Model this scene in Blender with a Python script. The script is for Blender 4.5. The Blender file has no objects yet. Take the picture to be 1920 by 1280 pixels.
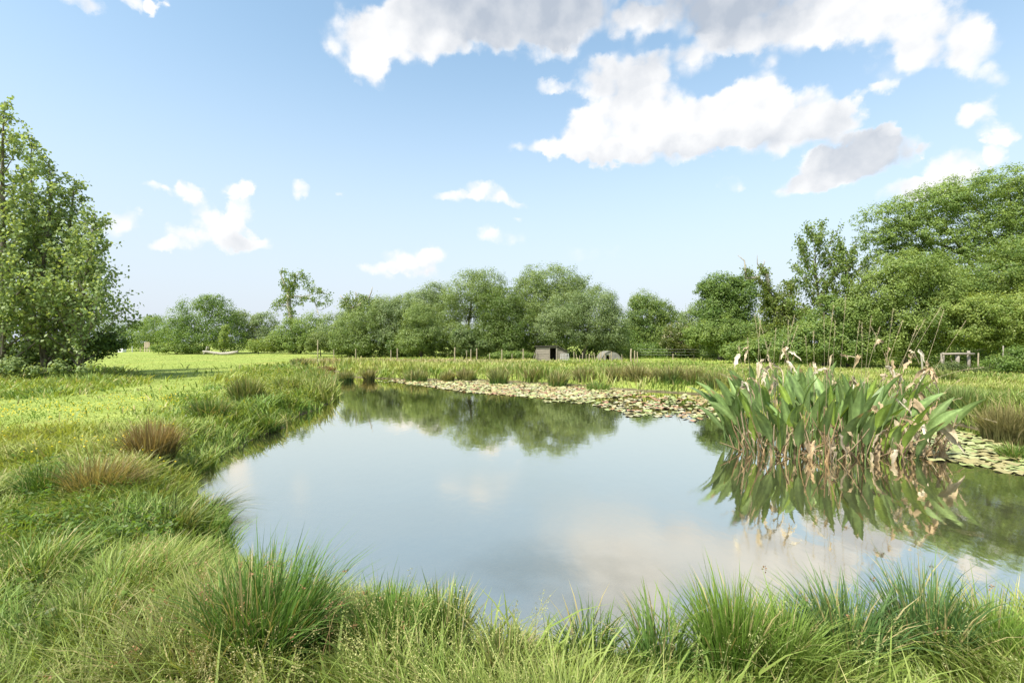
import bpy, math, random
import numpy as np
from mathutils import Vector
R = np.random.default_rng(7)
random.seed(7)
S = bpy.context.scene
COL = S.collection
F = 906.7; H = 1.65; WZ = -0.30          # focal length in photo pixels, eye height, water level
def g(x, y, z=0.0):                       # a point of the photograph on a level plane
    D = (H - z) * F / (y - 640.0)
    return ((x - 960) / F * D, D, z)
def at(x, y, D):                          # a point of the photograph at a known depth
    return np.array(((x - 960) / F * D, D, H - (y - 640) / F * D))

# ------------------------------------------------------------------ noise
_T = R.random((256, 256))
def vnoise(x, y):
    xi = np.floor(x).astype(int); yi = np.floor(y).astype(int)
    fx = x - xi; fy = y - yi
    fx = fx * fx * (3 - 2 * fx); fy = fy * fy * (3 - 2 * fy)
    a = _T[xi % 256, yi % 256]; b = _T[(xi + 1) % 256, yi % 256]
    c = _T[xi % 256, (yi + 1) % 256]; d = _T[(xi + 1) % 256, (yi + 1) % 256]
    return (a * (1 - fx) + b * fx) * (1 - fy) + (c * (1 - fx) + d * fx) * fy
def fbm(x, y, o=3):
    s = 0; a = .5; t = 0
    for i in range(o):
        s = s + a * vnoise(x + 17.3 * i, y + 9.1 * i); t += a; a *= .5; x = x * 2.03; y = y * 2.03
    return s / t
def sstep(a, b, x):
    t = np.clip((x - a) / (b - a), 0, 1); return t * t * (3 - 2 * t)
def poly_sd(P, X, Y):                     # signed distance, negative inside
    P = np.asarray(P, float); X = np.asarray(X, float); Y = np.asarray(Y, float)
    d = np.full(X.shape, 1e9); ins = np.zeros(X.shape, bool)
    n = len(P)
    for i in range(n):
        ax, ay = P[i]; bx, by = P[(i + 1) % n]
        ex, ey = bx - ax, by - ay; L = ex * ex + ey * ey + 1e-12
        t = np.clip(((X - ax) * ex + (Y - ay) * ey) / L, 0, 1)
        d = np.minimum(d, (X - ax - t * ex) ** 2 + (Y - ay - t * ey) ** 2)
        c = (ay > Y) != (by > Y)
        xx = ax + (Y - ay) / (by - ay if by != ay else 1e-9) * ex
        ins ^= c & (X < xx)
    d = np.sqrt(d)
    return np.where(ins, -d, d)
def nrm(v):
    return v / (np.linalg.norm(v, axis=-1, keepdims=True) + 1e-9)
def bez(p0, p1, p2, t): return ((1 - t) ** 2)[:, None] * p0 + (2 * t * (1 - t))[:, None] * p1 + (t * t)[:, None] * p2
def rdir(n):
    return nrm(R.normal(size=(n, 3)))

# ------------------------------------------------------------------ materials
def mat(name):
    m = bpy.data.materials.new(name); m.use_nodes = True
    nt = m.node_tree; nt.nodes.clear()
    out = nt.nodes.new('ShaderNodeOutputMaterial')
    return m, nt, out
def leaf_mat(name, trans=.35, rough=.5, spec=.25, tcol=(1.25, 1.15, .55)):
    m, nt, out = mat(name)
    a = nt.nodes.new('ShaderNodeAttribute'); a.attribute_name = 'col'
    p = nt.nodes.new('ShaderNodeBsdfPrincipled')
    p.inputs['Roughness'].default_value = rough; p.inputs['Specular IOR Level'].default_value = spec
    nt.links.new(a.outputs['Color'], p.inputs['Base Color'])
    t = nt.nodes.new('ShaderNodeBsdfTranslucent')
    mu = nt.nodes.new('ShaderNodeMix'); mu.data_type = 'RGBA'; mu.blend_type = 'MULTIPLY'
    mu.inputs[0].default_value = 1
    nt.links.new(a.outputs['Color'], mu.inputs[6]); mu.inputs[7].default_value = (*tcol, 1)
    nt.links.new(mu.outputs[2], t.inputs['Color'])
    mx = nt.nodes.new('ShaderNodeMixShader'); mx.inputs[0].default_value = trans
    nt.links.new(p.outputs[0], mx.inputs[1]); nt.links.new(t.outputs[0], mx.inputs[2])
    nt.links.new(mx.outputs[0], out.inputs['Surface'])
    return m
M_leaf = leaf_mat('foliage', .5, .45, .3)
M_grass = leaf_mat('grass_blades', .35, .5, .25)
M_dry = leaf_mat('dry_leaf', .3, .7, .15, (1.1, 1., .85))
M_thalia = leaf_mat('waxy_leaf', .3, .48, .35)
def mottle(m):                                            # veins and blotches of the leaf itself
    nt = m.node_tree; L = nt.links.new; a = next(n for n in nt.nodes if n.type == 'ATTRIBUTE')
    tc = nt.nodes.new('ShaderNodeTexCoord'); n = nt.nodes.new('ShaderNodeTexNoise'); n.inputs['Scale'].default_value = 14; n.inputs['Detail'].default_value = 6; n.inputs['Roughness'].default_value = .7
    L(tc.outputs['Object'], n.inputs['Vector'])
    r = nt.nodes.new('ShaderNodeMapRange'); r.inputs[1].default_value = .3; r.inputs[2].default_value = .7; r.inputs[3].default_value = .68; r.inputs[4].default_value = 1.25; L(n.outputs['Fac'], r.inputs[0])
    v = nt.nodes.new('ShaderNodeVectorMath'); v.operation = 'SCALE'
    outs = [l.to_socket for l in a.outputs['Color'].links]
    for l in list(a.outputs['Color'].links): nt.links.remove(l)
    L(a.outputs['Color'], v.inputs[0]); L(r.outputs[0], v.inputs['Scale'])
    for o in outs: L(v.outputs[0], o)
mottle(M_thalia); mottle(M_dry)
def noise_mat(name, c1, c2, scale=6, rough=.8, stretch=(1, 1, 1), bump=.3, spec=.2, metallic=0):
    m, nt, out = mat(name)
    tc = nt.nodes.new('ShaderNodeTexCoord'); mp = nt.nodes.new('ShaderNodeMapping')
    mp.inputs['Scale'].default_value = stretch
    n = nt.nodes.new('ShaderNodeTexNoise'); n.inputs['Scale'].default_value = scale; n.inputs['Detail'].default_value = 6
    n.inputs['Roughness'].default_value = .65
    r = nt.nodes.new('ShaderNodeMix'); r.data_type = 'RGBA'
    r.inputs[6].default_value = (*c1, 1); r.inputs[7].default_value = (*c2, 1)
    mr = nt.nodes.new('ShaderNodeMapRange'); mr.inputs[1].default_value = .32; mr.inputs[2].default_value = .68
    p = nt.nodes.new('ShaderNodeBsdfPrincipled'); p.inputs['Roughness'].default_value = rough
    p.inputs['Specular IOR Level'].default_value = spec; p.inputs['Metallic'].default_value = metallic
    b = nt.nodes.new('ShaderNodeBump'); b.inputs['Strength'].default_value = bump; b.inputs['Distance'].default_value = .02
    L = nt.links.new
    L(tc.outputs['Object'], mp.inputs[0]); L(mp.outputs[0], n.inputs['Vector'])
    L(n.outputs['Fac'], mr.inputs[0]); L(mr.outputs[0], r.inputs[0]); L(r.outputs[2], p.inputs['Base Color'])
    L(n.outputs['Fac'], b.inputs['Height']); L(b.outputs[0], p.inputs['Normal']); L(p.outputs[0], out.inputs['Surface'])
    return m
M_bark = noise_mat('bark', (.10, .085, .065), (.22, .19, .15), 9, .9, (1, 1, .3), .6)
M_palebark = noise_mat('pale_bark', (.22, .20, .16), (.40, .37, .31), 9, .9, (1, 1, .3), .5)
M_wood = noise_mat('weathered_wood', (.165, .14, .112), (.31, .275, .23), 7, .85, (.4, 1, 3), .4)
M_post = noise_mat('post_wood', (.22, .18, .12), (.40, .34, .24), 12, .85, (1, 1, .3), .4)
M_dark = noise_mat('dark_wood', (.05, .045, .04), (.10, .09, .08), 8, .9, (1, 1, 1), .3)
M_metal = noise_mat('dull_metal', (.38, .38, .37), (.58, .57, .55), 5, .5, (1, 1, 1), .15, .4)
M_arch = noise_mat('rusted_sheet', (.14, .135, .12), (.25, .24, .21), 4, .7, (1, 1, 1), .2)
M_white = noise_mat('white_plastic', (.66, .66, .64), (.8, .8, .78), 4, .5, (1, 1, 1), .05)
M_bird = noise_mat('dark_feather', (.015, .015, .018), (.035, .03, .03), 20, .6)
M_pink = noise_mat('raw_timber', (.42, .33, .25), (.55, .45, .36), 9, .85, (1, 1, .3), .3)

# ------------------------------------------------------------------ mesh helpers
def link(name, me, m=None, parent=None):
    o = bpy.data.objects.new(name, me); COL.objects.link(o)
    if m is not None and me is not None: me.materials.append(m)
    if parent is not None: o.parent = parent
    return o
def arr_mesh(name, V, quads=None, tris=None, cols=None, smooth=False):
    V = np.ascontiguousarray(V, dtype=np.float32).reshape(-1, 3)
    me = bpy.data.meshes.new(name)
    me.vertices.add(len(V)); me.vertices.foreach_set('co', V.ravel())
    li = []; ls = []; off = 0
    if quads is not None and len(quads):
        q = np.asarray(quads, np.int32).reshape(-1, 4); li.append(q.ravel()); ls.append(np.arange(len(q)) * 4); off = len(q) * 4
    if tris is not None and len(tris):
        t = np.asarray(tris, np.int32).reshape(-1, 3); li.append(t.ravel()); ls.append(off + np.arange(len(t)) * 3)
    li = np.concatenate(li); ls = np.concatenate(ls).astype(np.int32)
    me.loops.add(len(li)); me.loops.foreach_set('vertex_index', li)
    me.polygons.add(len(ls)); me.polygons.foreach_set('loop_start', ls)
    if smooth: me.polygons.foreach_set('use_smooth', np.ones(len(ls), bool))
    me.update(calc_edges=True)
    if cols is not None:
        c = np.ones((len(V), 4), np.float32); c[:, :3] = np.asarray(cols).reshape(-1, 3)
        at_ = me.color_attributes.new('col', 'FLOAT_COLOR', 'POINT'); at_.data.foreach_set('color', c.ravel())
    return me
def tag(o, label=None, cat=None, group=None, kind=None):
    if label: o['label'] = label
    if cat: o['category'] = cat
    if group: o['group'] = group
    if kind: o['kind'] = kind
    return o
def empty(name, loc, label, cat, group=None, rz=0):
    o = bpy.data.objects.new(name, None); COL.objects.link(o); o.location = [float(c) for c in loc]
    o.rotation_euler = (0, 0, rz); o.empty_display_size = .2
    return tag(o, label, cat, group)

class Acc:                                # collects bars, boxes and tubes into one mesh
    def __init__(s): s.v = []; s.f = []; s.c = []
    def add(s, v, f, c=(.3, .3, .3)):
        o = len(s.v); s.v += [tuple(map(float, p)) for p in v]; s.f += [tuple(i + o for i in q) for q in f]; s.c += [c] * len(v)
    def tube(s, path, rad, n=7, c=(.3, .3, .3), cap=True):
        path = [np.asarray(p, float) for p in path]; k = len(path)
        V = []
        ref = np.array([.31, .9, .17])
        for i in range(k):
            t = path[min(i + 1, k - 1)] - path[max(i - 1, 0)]; t = t / (np.linalg.norm(t) + 1e-9)
            a = np.cross(t, ref); a /= np.linalg.norm(a) + 1e-9; b = np.cross(t, a)
            r = rad[i] if hasattr(rad, '__len__') else rad
            for j in range(n):
                w = 2 * math.pi * j / n
                V.append(path[i] + r * (math.cos(w) * a + math.sin(w) * b))
        Fc = []
        for i in range(k - 1):
            for j in range(n):
                Fc.append((i * n + j, i * n + (j + 1) % n, (i + 1) * n + (j + 1) % n, (i + 1) * n + j))
        if cap: Fc += [tuple(range(n))[::-1], tuple(range((k - 1) * n, k * n))]
        s.add(V, Fc, c)
    def box(s, c0, c1, col=(.3, .3, .3), jit=0):
        (x0, y0, z0), (x1, y1, z1) = c0, c1
        v = [(x, y, z) for x in (x0, x1) for y in (y0, y1) for z in (z0, z1)]
        if jit: v = [tuple(p + random.uniform(-jit, jit) for p in q) for q in v]
        s.add(v, [(0, 1, 3, 2), (4, 6, 7, 5), (0, 4, 5, 1), (2, 3, 7, 6), (0, 2, 6, 4), (1, 5, 7, 3)], col)
    def mesh(s, name, smooth=False):
        me = bpy.data.meshes.new(name); me.from_pydata(s.v, [], s.f); me.update()
        if smooth: me.polygons.foreach_set('use_smooth', [True] * len(me.polygons))
        a = me.color_attributes.new('col', 'FLOAT_COLOR', 'POINT')
        a.data.foreach_set('color', np.array([(*c, 1) for c in s.c], np.float32).ravel())
        return me
    def build(s, name, m, parent=None, smooth=False):
        return link(name, s.mesh(name, smooth), m, parent)

def blades(base, az, lean, h, w, col, tip=None, droop=.25, seg=3):
    """tapered, arching blades: arrays in, (V, quads, tris, cols) out"""
    n = len(base); az2 = az + R.normal(size=n) * .9 + math.pi / 2
    ts = np.array([0, .4, .75, 1.0]) if seg == 3 else np.array([0, .55, 1.0])
    wf = np.array([.8, 1., .62]) if seg == 3 else np.array([.9, .8])
    d = np.stack([np.cos(az), np.sin(az), 0 * az], 1); sd = np.stack([np.cos(az2), np.sin(az2), 0 * az], 1)
    k = len(ts); V = np.zeros((n, 2 * (k - 1) + 1, 3)); C = np.zeros_like(V)
    tip = col if tip is None else tip
    for i, t in enumerate(ts):
        p = base + d * (lean * h * t ** 1.8)[:, None]
        p[:, 2] += h * (t - droop * np.clip(lean, 0, 2) * t ** 2.6)
        c = col * (1 - t ** 1.5) + tip * t ** 1.5
        if i < k - 1:
            V[:, 2 * i] = p - sd * (w * wf[i] * .5)[:, None]; V[:, 2 * i + 1] = p + sd * (w * wf[i] * .5)[:, None]
            C[:, 2 * i] = c; C[:, 2 * i + 1] = c
        else:
            V[:, -1] = p; C[:, -1] = c
    m = V.shape[1]; o = (np.arange(n) * m)[:, None]
    Q = np.concatenate([o + np.array([[2 * i, 2 * i + 1, 2 * i + 3, 2 * i + 2]]) for i in range(k - 2)])
    T = o + np.array([[2 * k - 4, 2 * k - 3, 2 * k - 2]])
    return V.reshape(-1, 3), Q, T, C.reshape(-1, 3)
def join(parts):
    Vs, Qs, Ts, Cs = [], [], [], []; off = 0
    for V, Q, T, C in parts:
        Vs.append(V); Cs.append(C)
        if Q is not None and len(Q): Qs.append(Q + off)
        if T is not None and len(T): Ts.append(T + off)
        off += len(V)
    return np.concatenate(Vs), (np.concatenate(Qs) if Qs else None), (np.concatenate(Ts) if Ts else None), np.concatenate(Cs)
def leaves(pos, nor, ln, wd, col, down=.35, fold=.12):
    n = len(pos)
    t = nrm(R.normal(size=(n, 3)) + np.array([0, 0, -down * 2.5]))
    t = nrm(t - nor * np.sum(t * nor, 1, keepdims=True)); b = np.cross(nor, t)
    L = (ln * R.uniform(.7, 1.25, n))[:, None]; W = (wd * R.uniform(.7, 1.25, n))[:, None]
    V = np.zeros((n, 4, 3))
    V[:, 0] = pos - t * L * .5; V[:, 2] = pos + t * L * .5
    V[:, 1] = pos - b * W * .5 - t * L * .08 + nor * W * fold; V[:, 3] = pos + b * W * .5 - t * L * .08 + nor * W * fold
    Q = (np.arange(n) * 4)[:, None] + np.array([[0, 1, 2, 3]])
    return V.reshape(-1, 3), Q, None, np.repeat(col, 4, 0)

# ------------------------------------------------------------------ the pond and the ground
SHORE_PX = [(1100, 1225), (900, 1212), (780, 1195), (660, 1188), (520, 1150), (430, 1092), (385, 1032), (366, 965), (352, 910), (380, 875),
            (425, 847), (480, 822), (560, 783), (615, 754), (634, 735), (622, 718), (596, 706), (556, 699.5), (540, 695), (580, 691.5),
            (622, 691.5), (634, 698), (655, 706), (700, 710), (760, 711), (900, 713), (1000, 718), (1100, 724), (1190, 732), (1260, 738),
            (1340, 742), (1440, 752), (1600, 768), (1740, 786), (1800, 797), (1850, 809), (1920, 823)]
SHORE = [g(x, y, WZ)[:2] for x, y in SHORE_PX] + [(12.5, 8.6), (13.5, 7), (12.5, 4.8), (9, 3.6), (6, 3.4)] + \
        [g(x, y, WZ)[:2] for x, y in [(1920, 1180), (1700, 1205), (1500, 1215), (1300, 1222)]]
def shore_sd(X, Y):
    wob = (fbm(X * 1.3 + 40, Y * 1.3 + 7, 2) - .5) * np.clip(Y * .05, .15, .8)
    return poly_sd(SHORE, X, Y) + wob
def ground_z(X, Y, s=None):
    s = shore_sd(X, Y) if s is None else s
    bank = np.clip(.55 + Y * .012, .5, 1.2)
    up = WZ + (-WZ) * sstep(0, 1, s / bank) + .012
    und = (fbm(X * .35 + 3, Y * .35, 3) - .5) * .10 * sstep(.3, 3, s)
    lo = WZ - .01 - .45 * sstep(0, 1, -s / 2.2)
    return np.where(s > 0, up + und, lo)
def build_ground():
    n = 560
    tx = np.linspace(-math.asinh(420 / 6), math.asinh(420 / 6), n); xs = 6 * np.sinh(tx)
    ty = np.linspace(-math.asinh(40 / 6), math.asinh(520 / 6), n); ys = 5 + 6 * np.sinh(ty)
    X, Y = np.meshgrid(xs, ys)
    Z = ground_z(X.ravel(), Y.ravel())
    V = np.stack([X.ravel(), Y.ravel(), Z], 1)
    i = np.arange(n - 1); a = (i[:, None] * n + i[None, :]).ravel()
    Q = np.stack([a, a + 1, a + n + 1, a + n], 1)
    me = arr_mesh('ground', V, Q, None, None, True)
    m, nt, out = mat('meadow_soil'); L = nt.links.new; N = nt.nodes.new
    geo = N('ShaderNodeNewGeometry'); sep = N('ShaderNodeSeparateXYZ'); L(geo.outputs['Position'], sep.inputs[0])
    def noi(sc, det=5, st=None):
        q = N('ShaderNodeTexNoise'); q.inputs['Scale'].default_value = sc; q.inputs['Detail'].default_value = det
        if st:
            mp = N('ShaderNodeMapping'); mp.inputs['Scale'].default_value = st; L(geo.outputs['Position'], mp.inputs[0]); L(mp.outputs[0], q.inputs['Vector'])
        else: L(geo.outputs['Position'], q.inputs['Vector'])
        return q.outputs['Fac']
    def mixc(f, a, b, lo=.35, hi=.65):
        r = N('ShaderNodeMapRange'); r.inputs[1].default_value = lo; r.inputs[2].default_value = hi; L(f, r.inputs[0])
        q = N('ShaderNodeMix'); q.data_type = 'RGBA'; L(r.outputs[0], q.inputs[0])
        for k, c in ((6, a), (7, b)):
            if isinstance(c, tuple): q.inputs[k].default_value = (*c, 1)
            else: L(c, q.inputs[k])
        return q.outputs[2]
    grass = mixc(noi(.6), (.19, .245, .055), (.265, .31, .078))
    grass = mixc(noi(7, 6, (1, .35, 1)), grass, (.14, .20, .035), .5, .8)
    grass = mixc(noi(.23, 3), grass, (.32, .31, .09), .56, .75)
    mud = mixc(noi(3.5, 7), (.060, .052, .030), (.15, .13, .075))
    mud = mixc(noi(22, 3), mud, (.20, .175, .11), .58, .7)
    zz = N('ShaderNodeMapRange'); zz.inputs[1].default_value = -.27; zz.inputs[2].default_value = -.2; L(sep.outputs[2], zz.inputs[0])
    q = N('ShaderNodeMix'); q.data_type = 'RGBA'; L(zz.outputs[0], q.inputs[0]); L(mud, q.inputs[6]); L(grass, q.inputs[7])
    p = N('ShaderNodeBsdfPrincipled'); p.inputs['Roughness'].default_value = .95; p.inputs['Specular IOR Level'].default_value = .05
    L(q.outputs[2], p.inputs['Base Color'])
    b = N('ShaderNodeBump'); b.inputs['Strength'].default_value = .6; b.inputs['Distance'].default_value = .08; L(noi(9, 8), b.inputs['Height']); L(b.outputs[0], p.inputs['Normal'])
    L(p.outputs[0], out.inputs[0])
    tag(link('ground', me, m), kind='structure')
build_ground()

def build_water():
    me = bpy.data.meshes.new('pond_water')
    me.from_pydata([(-24, 1.2, WZ), (18, 1.2, WZ), (18, 36, WZ), (-24, 36, WZ)], [], [(0, 1, 2, 3)])
    m, nt, out = mat('still_water'); L = nt.links.new; N = nt.nodes.new
    geo = N('ShaderNodeNewGeometry')
    mp = N('ShaderNodeMapping'); mp.inputs['Scale'].default_value = (1, .55, 1); L(geo.outputs['Position'], mp.inputs[0])
    n1 = N('ShaderNodeTexNoise'); n1.inputs['Scale'].default_value = 7; n1.inputs['Detail'].default_value = 3; L(mp.outputs[0], n1.inputs['Vector'])
    b = N('ShaderNodeBump'); b.inputs['Strength'].default_value = .05; b.inputs['Distance'].default_value = .02; L(n1.outputs['Fac'], b.inputs['Height'])
    gl = N('ShaderNodeBsdfGlossy'); gl.inputs['Roughness'].default_value = .05; gl.inputs['Color'].default_value = (1, .952, .83, 1)
    L(b.outputs[0], gl.inputs['Normal'])
    tr = N('ShaderNodeBsdfTransparent'); tr.inputs['Color'].default_value = (.62, .6, .48, 1)
    sx = N('ShaderNodeSeparateXYZ'); L(geo.outputs['Position'], sx.inputs[0])
    def ramp(src, a, b):
        r = N('ShaderNodeMapRange'); r.interpolation_type = 'SMOOTHSTEP'; r.inputs[1].default_value = a; r.inputs[2].default_value = b; L(src, r.inputs[0]); return r.outputs[0]
    n2 = N('ShaderNodeTexNoise'); n2.inputs['Scale'].default_value = .5; n2.inputs['Detail'].default_value = 3; L(geo.outputs['Position'], n2.inputs['Vector'])
    m1 = N('ShaderNodeMath'); m1.operation = 'MULTIPLY'; L(ramp(sx.outputs[0], 3.0, 1.2), m1.inputs[0]); L(ramp(sx.outputs[1], 9.0, 5.6), m1.inputs[1])
    m2 = N('ShaderNodeMath'); m2.operation = 'MULTIPLY'; L(m1.outputs[0], m2.inputs[0]); L(ramp(n2.outputs['Fac'], .2, .55), m2.inputs[1])
    ro = N('ShaderNodeMapRange'); ro.inputs[3].default_value = .03; ro.inputs[4].default_value = .17; L(m2.outputs[0], ro.inputs[0]); L(ro.outputs[0], gl.inputs['Roughness'])
    fr = N('ShaderNodeFresnel'); fr.inputs['IOR'].default_value = 1.33; L(b.outputs[0], fr.inputs['Normal'])
    mr = N('ShaderNodeMapRange'); mr.inputs[1].default_value = 0.02; mr.inputs[2].default_value = .45; mr.inputs[3].default_value = .66; mr.inputs[4].default_value = .96
    L(fr.outputs[0], mr.inputs[0])
    df = N('ShaderNodeBsdfDiffuse'); df.inputs['Color'].default_value = (.115, .11, .075, 1)
    sl = N('ShaderNodeMixShader'); sl.inputs[0].default_value = .5; L(tr.outputs[0], sl.inputs[1]); L(df.outputs[0], sl.inputs[2])
    # turbid shallows where weed comes up to the surface
    def shoal(cx, cy, rx, ry):
        v = N('ShaderNodeVectorMath'); v.operation = 'MULTIPLY_ADD'; L(geo.outputs['Position'], v.inputs[0]); v.inputs[1].default_value = (1 / rx, 1 / ry, 0); v.inputs[2].default_value = (-cx / rx, -cy / ry, 0)
        l = N('ShaderNodeVectorMath'); l.operation = 'LENGTH'; L(v.outputs[0], l.inputs[0]); return ramp(l.outputs['Value'], 1, .2)
    n3 = N('ShaderNodeTexNoise'); n3.inputs['Scale'].default_value = 1.6; n3.inputs['Detail'].default_value = 5; L(geo.outputs['Position'], n3.inputs['Vector'])
    ad = N('ShaderNodeMath'); ad.operation = 'ADD'; L(shoal(.45, 4.0, 1.5, 1.1), ad.inputs[0]); L(shoal(6.2, 5.4, 2.6, 1.5), ad.inputs[1])
    mu = N('ShaderNodeMath'); mu.operation = 'MULTIPLY'; L(ad.outputs[0], mu.inputs[0]); L(ramp(n3.outputs['Fac'], .3, .62), mu.inputs[1])
    fi = N('ShaderNodeMath'); fi.operation = 'MULTIPLY_ADD'; L(mu.outputs[0], fi.inputs[0]); fi.inputs[1].default_value = -.17; L(mr.outputs[0], fi.inputs[2])
    mx = N('ShaderNodeMixShader'); L(fi.outputs[0], mx.inputs[0]); L(sl.outputs[0], mx.inputs[1]); L(gl.outputs[0], mx.inputs[2])
    L(mx.outputs[0], out.inputs[0])
    tag(link('pond_water', me, m), kind='structure')
build_water()

# ------------------------------------------------------------------ grass
MOWN = [(-900, 672), (150, 666), (700, 663), (600, 672), (500, 684), (430, 702), (395, 722), (330, 755), (230, 790), (0, 822), (-900, 930), (-900, 790),
        (0, 752), (170, 742), (262, 722), (262, 708), (190, 690), (150, 680), (-900, 690)]
def px_of(X, Y): return 960 + X / Y * F, 640 + H / Y * F
def mown_w(X, Y):
    P = [g(x, y)[:2] for x, y in MOWN]
    d = poly_sd(P, X, Y) + (fbm(X * .8, Y * .8, 2) - .5) * 1.2
    return sstep(.5, -.5, d)
def scatter(n, d0, d1, u0=-1.4, u1=1.4, k=1.5):
    q = R.random(n); e = 1 - k
    D = (d0 ** e + q * (d1 ** e - d0 ** e)) ** (1 / e)
    u = R.uniform(u0, u1, n)
    return u * D, D
GREEN = np.array((.105, .205, .030)); LIME = np.array((.235, .305, .068)); STRAW = np.array((.42, .36, .17)); YELG = np.array((.315, .36, .080))
def mixcol(a, b, t): return a * (1 - t[:, None]) + b * t[:, None]
def field(n, d0, d1, hfun, cfun, wpx, keep, u0=-1.4, u1=1.4, k=1.5, lean=(.1, .7), seg=3, wmin=.0022, vv=.25):
    X, Y = scatter(n, d0, d1, u0, u1, k)
    s = shore_sd(X, Y); kp = keep(X, Y, s); X, Y, s = X[kp], Y[kp], s[kp]
    n = len(X); Z = ground_z(X, Y, s) - .01
    h = hfun(X, Y, s) * R.uniform(.55, 1.2, n)
    col, tip = cfun(X, Y, s)
    v = R.uniform(1 - vv, 1 + vv, n)[:, None]
    w = np.maximum(wmin, Y * wpx / 484.) * R.uniform(.6, 1.3, n)
    az = fbm(X * .9 + 60, Y * .9 + 21, 2) * 14 + R.normal(size=n) * 1.0
    return blades(np.stack([X, Y, Z], 1), az, R.uniform(*lean, n), h, w, col * v, tip * v, seg=seg)
def greens(X, Y, s, straw=.15, lime=.5):
    n = len(X)
    a = fbm(X * .7 + 11, Y * .7 + 5, 3); b = fbm(X * .25 + 31, Y * .25 + 15, 2)
    c = mixcol(np.tile(GREEN, (n, 1)), np.tile(LIME, (n, 1)), np.clip((a - .5) * 3 + lime + R.normal(size=n) * .2, 0, 1))
    c = mixcol(c, np.tile(YELG, (n, 1)), np.clip((b - .5) * 3 + .15 + R.normal(size=n) * .15, 0, .8))
    st = (R.random(n) < straw * np.clip(a * 2, .3, 1.7)) * R.uniform(.4, .95, n)
    c = mixcol(c, np.tile(STRAW, (n, 1)), st)
    t = mixcol(c, np.tile(STRAW, (n, 1)), R.uniform(0, .2, n))
    return c, t
def stuff(name, parts, m, label, cat='grass'):
    V, Q, T, C = join(parts)
    return tag(link(name, arr_mesh(name, V, Q, T, C), m), label, cat, kind='stuff')

# mown meadow, far to near, left of the pond
def mown_c(X, Y, s):
    c, t = greens(X, Y, s, .05, .85)
    k = (1 + .13 * np.sin(s * 3.6 + 2 * fbm(X * .2, Y * .2, 2)) + .22 * (fbm(X * .45 + 70, Y * .3, 3) - .5))[:, None]
    b = np.clip((fbm(X * .8 + 33, Y * .5 + 8, 3) - .60) * 6, 0, .7)
    return mixcol(c * k, np.tile(STRAW, (len(X), 1)), b), mixcol(t * k, np.tile(STRAW, (len(X), 1)), b)
p1 = field(70000, 7, 75, lambda X, Y, s: .03 + .02 * fbm(X, Y), mown_c, 1.1,
           lambda X, Y, s: (s > 1) & (R.random(len(X)) < mown_w(X, Y)), -1.5, .1, 1.6, seg=2, vv=.1)
# field behind the pond and to the right
def hfar(X, Y, s): return .10 + .16 * sstep(.35, .65, fbm(X * .3, Y * .3, 2)) + .1 * sstep(6, 1, s)
p2 = field(90000, 9, 62, hfar, lambda X, Y, s: greens(X, Y, s, .14, .75), 1.15,
           lambda X, Y, s: (s > .6) & (R.random(len(X)) > mown_w(X, Y)) & (X > -.52 * Y), -1.2, 1.5, 1.35, seg=2)
stuff('meadow_grass', [p1, p2], M_grass, 'short yellow green grass of the open meadow around the pond')
# rank grass on the left bank, long at the water and around the poplars
def hbank(X, Y, s):
    x, y = px_of(X, Y)
    return (.13 + .13 * sstep(2.2, .3, s) + .16 * sstep(.38, .68, fbm(X * 1.3, Y * 1.3, 3)) - .05 * sstep(5.5, 3.2, Y) - .06 * sstep(.8, .3, s) * sstep(5.2, 4.4, Y) + .16 * sstep(16, 19, Y) * sstep(-8, -12, X))
p3 = field(140000, 2.6, 30, hbank, lambda X, Y, s: greens(X, Y, s, .11, .78), 1.3,
           lambda X, Y, s: (s > -.10) & (R.random(len(X)) > mown_w(X, Y) * .97) & (X < -.15 * Y) & (Y > 2.4), -1.5, -.1, 1.55, (.2, 1.15))
stuff('bank_grass', [p3], M_grass, 'rank green grass on the left bank between mown meadow and water')
# tall grass on the far bank
def hfb(X, Y, s): return .26 + .12 * sstep(1.6, .2, s) + .34 * sstep(.35, .7, fbm(X * .8 + 9, Y * .5, 2)) * sstep(7, .5, s)
def cfb(X, Y, s):
    c, t = greens(X, Y, s, .2, .6)
    x, y = px_of(X, Y)
    f = np.clip(sstep(33, 37, Y) * (fbm(X * .25, Y * .2 + 4, 2) * 2.2 - .45), 0, 1) * (X < 4)
    pk = np.tile(np.array((.42, .33, .20)), (len(X), 1))
    return mixcol(c, pk, f * .55), mixcol(t, pk, np.clip(f * .9 + .1, 0, 1))
p4 = field(120000, 9, 42, hfb, cfb, 1.0, lambda X, Y, s: (s > .02) & (s < 16) & (X > -.45 * Y) & (R.random(len(X)) > mown_w(X, Y)) & (Y > np.where(X > 8, 9, 15)), -.5, 1.5, 1.3)
stuff('far_bank_grass', [p4], M_grass, 'tall seeding grass along the far bank of the pond')
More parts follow.
